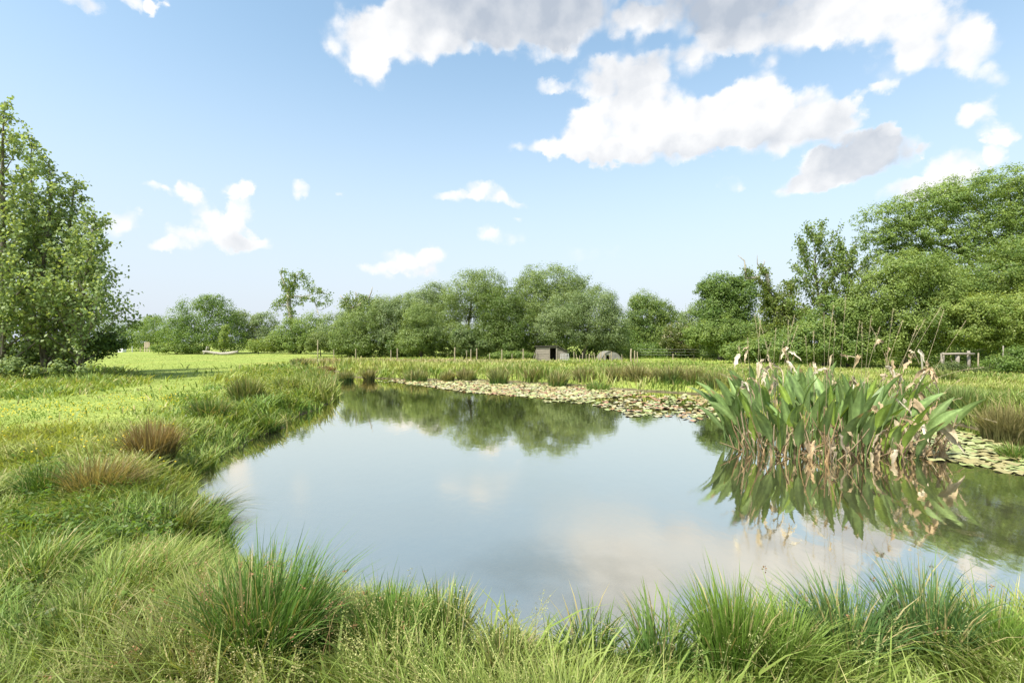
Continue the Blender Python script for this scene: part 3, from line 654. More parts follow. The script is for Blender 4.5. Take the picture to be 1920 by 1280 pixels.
tree('hedge_bush', 'tall olive hedge filling between the twiggy willow and the small front willow', 'bush', 62, (775, 668), [(765, 585, 34, 36), (800, 590, 36, 44), (835, 580, 30, 40), (780, 630, 60, 34)], 15000, .25, .14, OLIVE, GB)
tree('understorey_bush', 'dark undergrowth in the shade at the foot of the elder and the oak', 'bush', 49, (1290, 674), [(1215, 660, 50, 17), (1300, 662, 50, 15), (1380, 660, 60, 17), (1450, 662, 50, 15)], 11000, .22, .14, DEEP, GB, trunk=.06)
e = tree('elder_bush', 'elder bush covered in cream flower heads, right of the grove', 'bush', 48, (1275, 676), [(1270, 632, 26, 26), (1290, 645, 22, 20), (1255, 645, 18, 16)], 7000, .2, .13, ((.09, .13, .03), (.17, .2, .05)), GB, trunk=.07)
q = np.concatenate([np.array(l[:3])[None] + rdir(60) * np.array(l[3:])[None] for l in px_lobes([(1270, 632, 26, 26), (1290, 645, 22, 20), (1258, 640, 18, 16)], 48)])
q = np.repeat(q, 7, 0) + R.normal(size=(len(q) * 7, 3)) * .09 - np.array(e.location)
link('flower_head', arr_mesh('flower_head', *leaves(q, nrm(rdir(len(q)) + np.array((0, -.4, 1))), .1, .09, np.tile((.62, .58, .40), (len(q), 1)), 0)), M_leaf, e)
tree('oak_tree', 'leafy dark green oak between the elder bush and the ivy covered stump', 'tree', 44, (1355, 678), [(1350, 545, 38, 34), (1335, 585, 36, 36), (1385, 560, 34, 40), (1365, 605, 52, 34), (1395, 530, 22, 18), (1325, 545, 22, 18)], 20000, .21, .14, DEEP, GB, clump=.36, hole=.08)
tree('oak_tree', 'broad low green tree whose branches reach down to the meadow right of the elder bush', 'tree', 42, (1350, 678), [(1350, 625, 50, 30), (1310, 630, 30, 24), (1400, 635, 40, 34), (1375, 650, 56, 16)], 18000, .19, .13, MIDG, GB, clump=.36)
branchy('ivy_tree', 'broken ivy covered trunk with bare twigs at its top, left of the slim tree', 'tree', 38,
        [([(1465, 690), (1466, 640), (1460, 590), (1440, 545), (1430, 515), (1428, 500)], .35, .08), ([(1440, 545), (1418, 525), (1404, 520), (1400, 505), (1399, 490), (1388, 476)], .16, .02), ([(1428, 505), (1420, 490), (1412, 478)], .06, .015), ([(1428, 503), (1432, 488), (1440, 482)], .05, .012), ([(1462, 600), (1478, 570), (1490, 535)], .18, .05), ([(1466, 590), (1490, 580), (1512, 578)], .06, .02)],
        [(1430, 520, 12, 18), (1404, 512, 8, 8), (1442, 555, 18, 22), (1460, 585, 26, 24), (1478, 560, 20, 26), (1470, 615, 36, 22), (1438, 580, 14, 16), (1485, 535, 10, 12), (1450, 640, 40, 26), (1500, 600, 22, 20)], 13000, .17, .12, ((.12, .185, .045), (.25, .30, .08)), basepx=(1465, 690))

def branch_tree(name, label, cat, D, base, apex, nb, maxlen, nleaf, ln, wd, pal, r0=.12, elev=(35, 60), profile=None, group=None, t0=.1, bark=M_palebark, up=.35, twig=.35, hang=.8, leafmat=None):
    b = np.array(((base - 960) / F * D, D, 0.0)); A = at(apex[0], apex[1], D + (apex[2] if len(apex) > 2 else 0)) - b
    o = empty(name, b, label, cat, group); acc = Acc()
    tr = add_trunk(acc, (0, 0, -.1), A, r0, .012, .03, 8, 9); tr = np.array(tr)
    profile = profile or (lambda t: (1 - t) ** .85 * min(1, .7 + t * 2) + .06)
    bp = []; bw = []; bd = []
    lead = np.linspace(.75, 1, 14)
    for t in lead: 
        f = t * 8; i = min(int(f), 7); bp.append(tr[i] * (1 - f + i) + tr[i + 1] * (f - i)); bw.append(.8); bd.append(np.array((0, 0, 1.)))
    for k in range(nb):
        t = t0 + (1 - t0) * .97 * ((k + R.random()) / nb)
        f = t * 8; i = min(int(f), 7); p = tr[i] * (1 - f + i) + tr[i + 1] * (f - i)
        L = maxlen * profile(t) * R.uniform(.65, 1.2); az = k * 2.399 + R.normal() * .4; el = math.radians(R.uniform(*elev))
        d = np.array((math.cos(az) * math.cos(el), math.sin(az) * math.cos(el), math.sin(el)))
        pts = [p]; m = 6
        for j in range(m):
            d = nrm(d + np.array((0, 0, up * .16)) + R.normal(size=3) * .09); pts.append(pts[-1] + d * L / m)
        rb = r0 * .3 * (1 - t) + .012
        acc.tube(pts, list(np.linspace(rb, .006, m + 1)), 5)
        pts = np.array(pts)
        for j in range(max(5, int(L * 9))):
            u = R.uniform(.15, 1.0) ** .8 * m; i = min(int(u), m - 1); q = pts[i] * (1 - u + i) + pts[i + 1] * (u - i)
            td = nrm(nrm(pts[i + 1] - pts[i]) * .8 + R.normal(size=3) * .7 + np.array((0, 0, .25)))
            tl = twig * R.uniform(.3, 1.2) * (.5 + L / maxlen)
            if R.random() < .25: acc.tube([q, q + td * tl], [.007, .003], 3, cap=False)
            for w in (.25, .5, .75, 1.0): bp.append(q + td * tl * w); bw.append(.6 + .4 * w); bd.append(td)
    acc.build('trunk', bark, o, True)
    bp = np.array(bp); bd = np.array(bd); bw = np.array(bw)
    i = R.choice(len(bp), nleaf, p=bw / bw.sum())
    pos = bp[i] + R.normal(size=(nleaf, 3)) * ln * .55; pos[:, 2] = np.maximum(pos[:, 2], .05)
    tw = R.normal(size=len(bp))
    hd = nrm(pos - np.array((0, 0, 1))[None] * pos[:, 2:3] * 1.0 - tr[0] * 0) 
    no = nrm(rdir(nleaf) * .8 + hd * .45 + np.array((0, 0, .5)))
    c = mixcol(np.tile(np.array(pal[0], float), (nleaf, 1)), np.tile(np.array(pal[1], float), (nleaf, 1)), np.clip(.45 + .22 * tw[i] + R.normal(size=nleaf) * .28, 0, 1)) * R.uniform(.75, 1.25, (nleaf, 1))
    link('crown', arr_mesh('crown', *leaves(pos, no, ln, wd, c, hang)), leafmat or M_leaf, o)
    return o
PP = ((.185, .265, .095), (.36, .44, .19)); GP = 'poplars at the left edge'; PP2 = PP
branch_tree('poplar_tree', 'poplar nearest the pond, its branches forming the right edge of the left poplar group', 'tree', 20.6, 147, (178, 402), 42, 3.0, 5800, .15, .115, PP, .11, (24, 58), None, GP, .04, M_bark, twig=.7)
branch_tree('poplar_tree', 'slim poplar with pointed top second from the right in the left poplar group', 'tree', 22, 118, (140, 335), 42, 3.0, 5800, .15, .115, PP, .12, (25, 58), None, GP, .04, M_bark, twig=.7)
branch_tree('poplar_tree', 'poplar with rounded shoulder third from the right in the left group', 'tree', 21, 84, (92, 300), 42, 3.0, 5800, .15, .115, PP, .13, (25, 58), None, GP, .04, M_bark, twig=.7)
branch_tree('poplar_tree', 'poplar with tall pointed top fourth from the right in the left group', 'tree', 23, 55, (60, 256), 42, 3.0, 6200, .15, .115, PP, .13, (35, 62), None, GP, .04, M_bark, twig=.7)
branch_tree('poplar_tree', 'tallest poplar at the very left edge of the picture', 'tree', 20, 2, (8, 190), 46, 3.0, 7000, .15, .115, PP, .16, (35, 62), None, GP, .04, M_bark, twig=.7)
branch_tree('poplar_tree', 'poplar mostly outside the left edge, behind the tallest one', 'tree', 22, -75, (-70, 180), 44, 3.0, 6500, .15, .115, PP, .16, (35, 62), None, GP, .04, M_bark, twig=.7)
tree('poplar_sucker', 'scattered leafy suckers in front of the poplar trunks, in the long grass', 'bush', 19.6, (80, 712), [(25, 688, 22, 20), (66, 694, 14, 11), (112, 690, 12, 16), (158, 694, 9, 10), (-30, 685, 30, 24)], 1700, .15, .11, PP, GP, trunk=.02)
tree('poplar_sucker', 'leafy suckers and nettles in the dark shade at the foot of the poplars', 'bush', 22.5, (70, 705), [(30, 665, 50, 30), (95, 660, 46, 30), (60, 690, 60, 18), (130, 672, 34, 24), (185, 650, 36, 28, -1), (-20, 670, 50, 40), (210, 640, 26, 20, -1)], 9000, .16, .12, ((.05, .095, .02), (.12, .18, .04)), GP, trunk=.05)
# right side
branch_tree('slim_tree', 'slim open young tree rising between the ivy covered trunk and the bright trees', 'tree', 32, 1545, (1528, 446), 42, 3.0, 6500, .17, .10, ((.12, .195, .045), (.25, .32, .09)), .12, (35, 60), lambda t: .5 + .5 * math.sin(min(t, .999) * 3.1), GB, .2, M_bark)
branch_tree('slim_tree', 'small open tree with thin leaves beside the slim young tree', 'tree', 31, 1590, (1590, 470), 36, 2.4, 5000, .17, .10, ((.12, .195, .045), (.25, .32, .09)), .1, (35, 60), lambda t: .5 + .5 * math.sin(min(t, .999) * 3.1), GB, .2, M_bark)
LOC = ((0.136, 0.215, 0.056), (0.282, 0.373, 0.102))
tree('robinia_tree', 'tallest spreading tree with layered feathery crown at the right edge', 'tree', 37, (1830, 690),
     [(1670, 408, 62, 34), (1655, 450, 50, 26), (1740, 385, 66, 38), (1720, 440, 70, 36), (1810, 365, 70, 38), (1830, 420, 70, 40), (1890, 345, 70, 34), (1900, 400, 70, 40), (1960, 380, 90, 60), (1780, 470, 80, 30), (1680, 480, 50, 20), (1900, 460, 90, 30), (1990, 460, 90, 60), (1740, 510, 90, 30)],
     62000, .19, .12, LOC, GB, trunk=.4, clump=.30, hole=.14, flat=.42, updir=.6, back=.45)
tree('hazel_tree', 'bright yellow green rounded tree in front of the layered tree', 'tree', 29.5, (1700, 697),
     [(1700, 510, 66, 40), (1650, 545, 60, 46), (1745, 545, 60, 46), (1610, 590, 52, 44), (1690, 600, 74, 46), (1640, 640, 66, 34), (1750, 610, 56, 40), (1710, 650, 60, 24)], 48000, .15, .10, BRIGHT, GB, trunk=.15, clump=.32, spike=.5)
tree('hazel_tree', 'lime tinted drooping tree above the log rail', 'tree', 28.5, (1850, 700),
     [(1830, 590, 66, 40), (1880, 600, 66, 50), (1800, 625, 50, 28), (1780, 580, 46, 36), (1860, 640, 50, 22), (1940, 600, 70, 60)], 40000, .14, .095, YEL, GB, trunk=.13, clump=.32, spike=.4)
tree('oak_tree', 'mid green tree filling the gap between the layered tree and the lime tinted tree', 'tree', 31, (1880, 694),
     [(1850, 530, 70, 40), (1910, 540, 70, 60), (1790, 540, 50, 40), (1980, 560, 90, 90), (1900, 480, 60, 30)], 34000, .17, .11, ((.115, .185, .045), (.24, .31, .075)), GB, trunk=.2, clump=.33)
tree('hazel_bush', 'dark green bush behind the dry stalks of the big plant, left of the bright tree', 'bush', 30, (1530, 693), [(1520, 640, 50, 40), (1560, 600, 40, 46), (1580, 650, 50, 36), (1480, 655, 40, 30)], 20000, .16, .11, MIDG, GB, trunk=.09)
tree('hazel_bush', 'shady bush behind the dry stalks of the big plant, below the oak', 'bush', 36, (1430, 683), [(1430, 655, 40, 26), (1460, 650, 40, 30), (1390, 660, 40, 20)], 10000, .18, .12, MIDG, GB, trunk=.09)
tree('bramble_bush', 'dense dark bramble bush beside the thin trunk at the right edge', 'bush', 25, (1880, 705), [(1872, 684, 34, 18), (1910, 676, 36, 28), (1950, 670, 50, 40)], 9000, .11, .08, DEEP, GB, trunk=.04)
tree('bramble_bush', 'leafy weeds growing up around the log rail posts', 'bush', 24.2, (1790, 702), [(1783, 688, 16, 12), (1805, 692, 14, 9), (1835, 694, 16, 8), (1760, 692, 14, 8)], 3200, .10, .06, ((.09, .14, .04), (.19, .23, .09)), GB, trunk=.02)
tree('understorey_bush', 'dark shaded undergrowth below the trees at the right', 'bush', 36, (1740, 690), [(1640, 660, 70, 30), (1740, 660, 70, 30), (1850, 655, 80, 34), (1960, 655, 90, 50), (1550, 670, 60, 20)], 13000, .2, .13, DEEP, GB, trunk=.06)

# ------------------------------------------------------------------ the big waterside plant (leaf, dried leaf, stem and stalk each a part)
KS = 1.118; PB = np.array((5.70, 9.0, WZ))
plant = empty('thalia_plant', PB, 'tall clump of broad green leaves with dry stalks and withered leaves rising from the pond', 'plant'); plant.scale = (KS, KS, KS)
def ribbon(path, width, side, fold, col_e, col_m, twist=0, crump=0):
    k = len(path); V = []; C = []; tg = nrm(np.gradient(path, axis=0))
    for i in range(k):
        s = side - tg[i] * np.dot(side, tg[i]); s = s / (np.linalg.norm(s) + 1e-9); no = np.cross(tg[i], s)
        if twist:
            a = twist * i / k; s, no = s * math.cos(a) + no * math.sin(a), no * math.cos(a) - s * math.sin(a)
        for j, u in enumerate((-1, -.5, 0, .5, 1)):
            V.append(path[i] + s * u * width[i] * .5 + no * (abs(u) * fold * width[i] + (R.normal() * crump if crump else 0)))
            C.append(col_m if u == 0 else col_e)
    Q = [(i * 5 + j, i * 5 + j + 1, i * 5 + 6 + j, i * 5 + 5 + j) for i in range(k - 1) for j in range(4)]
    return np.array(V), np.array(Q), None, np.array(C)
def tube_arr(path, r0, r1, c, n=5):
    a = Acc(); a.tube(list(path), list(np.linspace(r0, r1, len(path))), n, tuple(c))
    tri = None
    V = np.array(a.v); Q = np.array([f for f in a.f if len(f) == 4]); return V, Q, tri, np.array(a.c)
def lance(k, w):
    t = np.linspace(0, 1, k); return w * np.sin(np.pi * t ** .72) ** .85 * (1 - .15 * t) + .004
def canna_leaf(bx, by, ht, lx, ly, bl, bw, roll, c, mid):
    """petiole from the water at (bx, by), blade of length bl that leans by (lx, ly)"""
    p0 = np.array((bx, by, -.08)); d = nrm(np.array((lx, ly, 1.0)))
    top = p0 + np.array((lx * .55, ly * .55, 1)) * ht
    pet = bez(p0, p0 + np.array((lx * .15, ly * .15, .55)) * ht, top, np.linspace(0, 1, 6))
    tip = top + nrm(np.array((lx * 1.35, ly * 1.35, .95))) * bl
    mdl = top + nrm(np.array((lx * .7, ly * .7, 1.0))) * bl * .55
    path = bez(top, mdl, tip, np.linspace(0, 1, 11))
    side = np.array((math.cos(roll), math.sin(roll), 0.))
    A = ribbon(path, lance(11, bw), side, R.uniform(.06, .22), c, mid)
    if R.random() < .35:                                  # browned tip
        k = R.integers(1, 3) * 5; A[3][-k:] = np.array((.42, .30, .15)) * R.uniform(.7, 1.1)
    B = tube_arr(pet, .012, .007, np.array(c) * 1.15)
    return join([A, B])
def put(name, arrs, m, smooth=True): return link(name, arr_mesh(name, *arrs, smooth), m, plant)
nl = 96
for i in range(nl):
    a = R.uniform(0, 6.28); q = math.sqrt(R.random())
    bx = math.cos(a) * q * 1.45; by = math.sin(a) * q * 1.05
    if i < 44: by = -abs(by) - .1 * R.random(); bx = -1.5 + 3.0 * ((i + R.random()) / 44)
    f = bx / 1.7
    lx = f * (.55 if f < 0 else .24) + R.normal() * .22; ly = by * .30 - .12 + R.normal() * .15
    front = by < -.35
    ht = (R.uniform(.10, .64) if front else R.uniform(.45, .88)) * (1 - .25 * f * f)
    bl = R.uniform(.45, .76); bw = R.uniform(.11, .185)
    c = np.array((.19, .275, .092)) * R.uniform(.75, 1.25)
    if R.random() < .3: c = np.array((.23, .33, .055)) * R.uniform(.85, 1.15)
    put('leaf', canna_leaf(bx, by, ht, lx, ly, bl, bw, R.normal() * .55, c, c * 1.5 + .02), M_thalia)
mass = []
for i in range(90):                                       # the leaves crowded in the heart of the clump
    a = R.uniform(0, 6.28); q = math.sqrt(R.random()); bx = math.cos(a) * q * 1.42; by = math.sin(a) * q * .9 + .25; f = bx / 1.7
    c = np.array((.165, .25, .080)) * R.uniform(.75, 1.3)
    mass.append(canna_leaf(bx, by, R.uniform(.2, .8), f * .6 + R.normal() * .25, R.normal() * .25, R.uniform(.45, .75), R.uniform(.10, .17), R.normal() * .6, c, c * 1.5))
tag(put('inner_leaf', join(mass), M_thalia), kind='stuff')
def dry_leaf(p, d, bl, bw, c):
    d = nrm(np.array(d)); p = np.array(p)
    mid = p + d * bl * .55 + np.array((0, 0, .06)); tip = p + d * bl + np.array((0, 0, -.16 * R.random()))
    path = bez(p, mid, tip, np.linspace(0, 1, 9)) + R.normal(size=(9, 3)) * .008
    side = nrm(R.normal(size=3))
    return ribbon(path, lance(9, bw) * R.uniform(.7, 1.15, 9), side, R.uniform(-.45, .45), c, np.array(c) * .85, R.normal() * 1.6, bw * .05)
TAN = [(.60, .49, .33), (.66, .56, .40), (.50, .38, .23), (.72, .64, .50), (.56, .43, .27)]
stalks = [(1385, 648, 1405, 730), (1402, 633, 1412, 740), (1415, 590, 1425, 740), (1421, 590, 1428, 740), (1426, 600, 1436, 740), (1446, 640, 1440, 740), (1455, 615, 1452, 740), (1478, 600, 1462, 740), (1490, 590, 1470, 740), (1496, 610, 1478, 740), (1436, 640, 1450, 740),
          (1545, 585, 1538, 740), (1563, 572, 1550, 740), (1566, 600, 1556, 740), (1586, 554, 1576, 740), (1612, 600, 1600, 740), (1616, 605, 1610, 740), (1634, 592, 1628, 740), (1632, 610, 1640, 740), (1675, 578, 1655, 740), (1693, 600, 1664, 740), (1735, 598, 1672, 740), (1765, 574, 1690, 740), (1770, 580, 1695, 740), (1812, 600, 1715, 740),
          (1525, 620, 1520, 740), (1510, 630, 1512, 740), (1650, 612, 1620, 740), (1845, 688, 1730, 740), (1800, 712, 1720, 760), (1805, 745, 1700, 790), (1870, 792, 1740, 782), (1350, 700, 1400, 750), (1470, 640, 1480, 740), (1720, 610, 1660, 740)]
SP = []
for i, (x1, y1, x0, y0) in enumerate(stalks):
    D = 8.0 + R.uniform(-.55, .6)
    tp = (at(x1, y1, D * KS) - PB) / KS; mid = (at(x0, y0, D * KS) - PB) / KS; ft = mid.copy(); ft[2] = -.1; ft[0] = mid[0] * .82
    mid = mid + R.normal(size=3) * np.array((.09, .06, .03))
    c = np.array((.50, .43, .27)) * R.uniform(.8, 1.15)
    path = bez(ft, 2 * mid - .5 * (ft + tp), tp, np.linspace(0, 1, 9))
    SP += [path[k] * (1 - f) + path[k + 1] * f for k in range(8) for f in (0, .25, .5, .75)]
    A = tube_arr(path, .0037, .0018, c, 4)
    t = R.random(60) ** 1.0; seg = path[-1] + (path[-2] - path[-1]) * t[:, None] * R.uniform(.5, .9)
    B = leaves(seg + R.normal(size=(60, 3)) * .006, rdir(60), .022, .005, np.tile(c * 1.12, (60, 1)), 0)
    put('flower_stalk', join([A, B]), M_dry, False)
SP = np.array([q for q in SP if 1.0 < q[2] < 1.72])
def crumple(p, d, bl, bw, c):                             # a folded, torn leaf hanging from its stalk
    A = dry_leaf(p, d, bl, bw, c)
    if R.random() < .6:
        B = dry_leaf(np.array(p) + R.normal(size=3) * .015, np.array(d) + R.normal(size=3) * .5, bl * R.uniform(.5, .9), bw * R.uniform(.5, .9), np.array(c) * R.uniform(.8, 1.05)); A = join([A, B])
    return A
for i in range(99):
    c = np.array(random.choice(TAN)) * R.uniform(.8, 1.1)
    if i < 62:                                            # withered leaves bent over on the stalks
        p = SP[R.integers(len(SP))] + R.normal(size=3) * np.array((.03, .03, .03)); p[0] = np.clip(p[0], -1.5, 1.6)
        d = (R.normal() * .45, R.normal() * .4 - .1, -1 + R.random() * .9); bl = R.uniform(.13, .30); bw = R.uniform(.035, .085)
    elif i < 88:                                          # collapsed leaves on the right
        p = (R.uniform(.4, 1.5), R.uniform(-1.0, .0), R.uniform(.25, 1.0)); d = (R.normal() * .5 + .25, -.3 + R.normal() * .4, R.uniform(-1.5, -.1)); bl = R.uniform(.25, .45); bw = R.uniform(.05, .11)
    else:                                                 # hanging at the foot
        p = (R.uniform(-1.3, 1.5), R.uniform(-1.15, -.6), R.uniform(.2, .5)); c = c * .95; d = (R.normal() * .3, -.2, -1); bl = R.uniform(.2, .42); bw = R.uniform(.04, .08)
    put('dried_leaf', crumple(p, d, bl, bw, c), M_dry)
mass = []
for i in range(90):                                      # smaller rotting leaves about the foot of the clump
    f = R.uniform(-1, 1); c = np.array(random.choice(TAN)) * R.uniform(.4, 1.0) * np.array((1, .97, .9))
    p = (f * 1.5, -R.uniform(.5, 1.15) * math.sqrt(1 - f * f * .6), R.uniform(.08, .5)); mass.append(dry_leaf(p, (R.normal() * .5, -.2, -1), R.uniform(.12, .35), R.uniform(.025, .07), c))
tag(put('withered_leaf', join(mass), M_dry), kind='stuff')
for i in range(98):                                       # old bare stems at the foot
    f = R.uniform(-1, 1); bx = f * 1.45; by = -R.uniform(.2, 1.1) * math.sqrt(1 - f * f * .6)
    L = R.uniform(.3, .95); d = nrm(np.array((f * .35 + R.normal() * .22, -.12 + R.normal() * .15, 1)))
    if R.random() < .2: d = nrm(np.array((R.normal() * .9 + .3, -.5, .55)))
    p0 = np.array((bx, by, -.1)); p2 = p0 + d * L; p1 = p0 + d * L * .5 + R.normal(size=3) * .03
    c = np.array(random.choice(TAN)) * R.uniform(.55, 1.0) * np.array((1, .92, .8))
    put('stem', tube_arr(bez(p0, p1, p2, np.linspace(0, 1, 5)), R.uniform(.008, .016), .006, c), M_dry)
# floating, fallen stems in the water beside the plant
acc = Acc()
for x0, y0, x1, y1 in [(1690, 800, 1757, 884), (1600, 850, 1640, 872), (1700, 845, 1740, 830)]:
    a = np.array(g(x0, y0, WZ + .05)); b_ = np.array(g(x1, y1, WZ + .01)); a = (a - PB) / KS; b_ = (b_ - PB) / KS; acc.tube([a, (a + b_) / 2 + np.array((0, 0, .08)), b_], [.008, .007, .004], 5, (.45, .38, .22))
acc.build('fallen_stem', M_dry, plant)

# ------------------------------------------------------------------ lily pads
def pad_mat():
    m, nt, out = mat('lily_pad'); L = nt.links.new; N = nt.nodes.new
    a = N('ShaderNodeAttribute'); a.attribute_name = 'col'
    p = N('ShaderNodeBsdfPrincipled'); p.inputs['Roughness'].default_value = .42; p.inputs['Specular IOR Level'].default_value = .3
    L(a.outputs['Color'], p.inputs['Base Color']); L(p.outputs[0], out.inputs[0]); return m
M_pad = pad_mat()
def pad_arr(r, curl, c):
    n = 14; V = [(0, 0, 0)]; a0 = R.uniform(0, 6.28); ph = R.uniform(0, 6.28)
    for ring, q in enumerate((.55, 1.0)):
        for j in range(n):
            w = a0 + .16 + (2 * math.pi - .32) * j / (n - 1)
            lift = curl * q ** 3 * max(0, math.sin(w * 1.0 + ph)) * r + q * q * .012 * math.sin(3 * w + ph)
            V.append((math.cos(w) * r * q, math.sin(w) * r * q * R.uniform(.95, 1.05), lift + .004))
    T = [(0, 1 + j, 2 + j) for j in range(n - 1)]
    Q = [(1 + j, 1 + n + j, 2 + n + j, 2 + j) for j in range(n - 1)]
    cc = np.tile(np.array(c), (len(V), 1)) * R.uniform(.88, 1.1, (len(V), 1))
    return np.array(V), np.array(Q), np.array(T), cc
PADC = [(.27, .31, .11), (.36, .37, .17), (.31, .27, .12), (.39, .33, .16), (.34, .20, .09), (.32, .25, .11), (.44, .40, .25), (.37, .20, .12)]
protos = []
for i in range(18):
    curl = [0, 0, .05, .12, .22, .34][i % 6]
    c = PADC[i % 8] if i >= 6 else PADC[[0, 1, 2, 6, 5, 1][i]]
    A = pad_arr(.105, curl, c); protos.append((curl, A, arr_mesh('lily_pad', *A, True)))
    protos[-1][2].materials.append(M_pad)
PATCH = [  # polygon in the photograph, number, flat share, label
    ([(735, 713), (800, 714), (880, 714), (960, 718), (1060, 724), (1130, 728), (1205, 736), (1150, 744), (1080, 748), (1020, 746), (960, 741), (880, 735), (820, 726), (745, 716)], 1700, .5, 'curled yellowing lily pad in the long dense patch along the far bank'),
    ([(1015, 748), (1080, 747), (1120, 750), (1090, 756), (1030, 756)], 22, 1, 'flat pale lily pad drifting loose below the long far patch'),
    ([(1110, 756), (1200, 744), (1280, 740), (1345, 745), (1390, 770), (1350, 788), (1300, 790), (1260, 782), (1180, 780)], 240, .6, 'pale lily pad in the patch between the long far patch and the big plant'),
    ([(1725, 802), (1790, 806), (1850, 830), (1935, 852), (1990, 880), (1935, 893), (1870, 880), (1800, 868), (1735, 858), (1700, 840)], 190, .95, 'flat pale green lily pad in the patch right of the big plant'),
    ([(560, 696), (590, 692.5), (625, 693), (620, 698), (585, 699)], 60, 1, 'white glinting lily pad in the small far patch of the left inlet'),
    ([(700, 715), (745, 714), (760, 716), (720, 717)], 8, 1, 'stray pale lily pad at the left tip of the long far patch')]
pads = []
for poly, n, flat, lab in PATCH:
    P = np.array([g(x, y, WZ)[:2] for x, y in poly]); lo, hi = P.min(0), P.max(0); got = []
    tries = 0
    while len(got) < n and tries < n * 60:
        tries += 1
        q = lo + R.random(2) * (hi - lo)
        if poly_sd(P, q[:1], q[1:])[0] > .15 * R.random(): continue
        if shore_sd(q[:1], q[1:])[0] > -.02: continue
        rr = R.uniform(.7, 1.25)
        if any((q[0] - w[0]) ** 2 + (q[1] - w[1]) ** 2 < (.105 * (rr + w[2]) * .66) ** 2 for w in got): continue
        got.append((q[0], q[1], rr))
    for x, y, rr in got: pads.append((x, y, rr, flat, lab))
order = sorted(range(len(pads)), key=lambda i: -pads[i][2] / pads[i][1] ** 2)
rest = []
for rank, i in enumerate(order):
    x, y, rr, flat, lab = pads[i]
    ok = [k for k in range(18) if (protos[k][0] < .2) == (R.random() < flat)] or [0]
    ok = [k for k in ok if flat < .9 or k % 6 < 3 and k < 6] or [0, 1, 2]
    k = int(R.choice(ok)); rz = R.uniform(0, 6.28); z = WZ + .004 + .012 * R.random()
    if rank < 285:
        o = bpy.data.objects.new('lily_pad', protos[k][2]); COL.objects.link(o); o.location = (x, y, z); o.rotation_euler = (0, 0, rz); o.scale = (rr, rr, rr)
        tag(o, lab, 'lily pad', 'lily pads: ' + lab.split(' in the ')[-1] if ' in the ' in lab else 'loose lily pads')
    else:
        V, Q, T, C = protos[k][1]; c, s_ = math.cos(rz), math.sin(rz)
        W = V * rr; W = np.stack([W[:, 0] * c - W[:, 1] * s_ + x, W[:, 0] * s_ + W[:, 1] * c + y, W[:, 2] + z], 1); rest.append((W, Q, T, C))
stuff('lily_pads_far', rest, M_pad, 'mass of far lily pads too small to tell apart', 'lily pads').name = 'lily_pad_mat'
# submerged weed
n = 16000
X, Y = scatter(n, 2.6, 9, -.7, 1.2, 1.2); s = shore_sd(X, Y); f = fbm(X * 1.1 + 3, Y * 1.1, 3)
k = (s < -.12) & (f > .5); X, Y, s = X[k], Y[k], s[k]; n = len(X)
Z = ground_z(X, Y, s)
A = blades(np.stack([X, Y, Z], 1), R.uniform(-.6, .6, n), R.uniform(.8, 2.2, n), np.minimum(.14, (WZ - Z) * .8), np.full(n, .012), np.tile((.15, .125, .055), (n, 1)) * R.uniform(.6, 1.5, (n, 1)), droop=.3)
stuff('water_weed', [A], M_grass, 'brown weed lying under the shallow water', 'water weed')

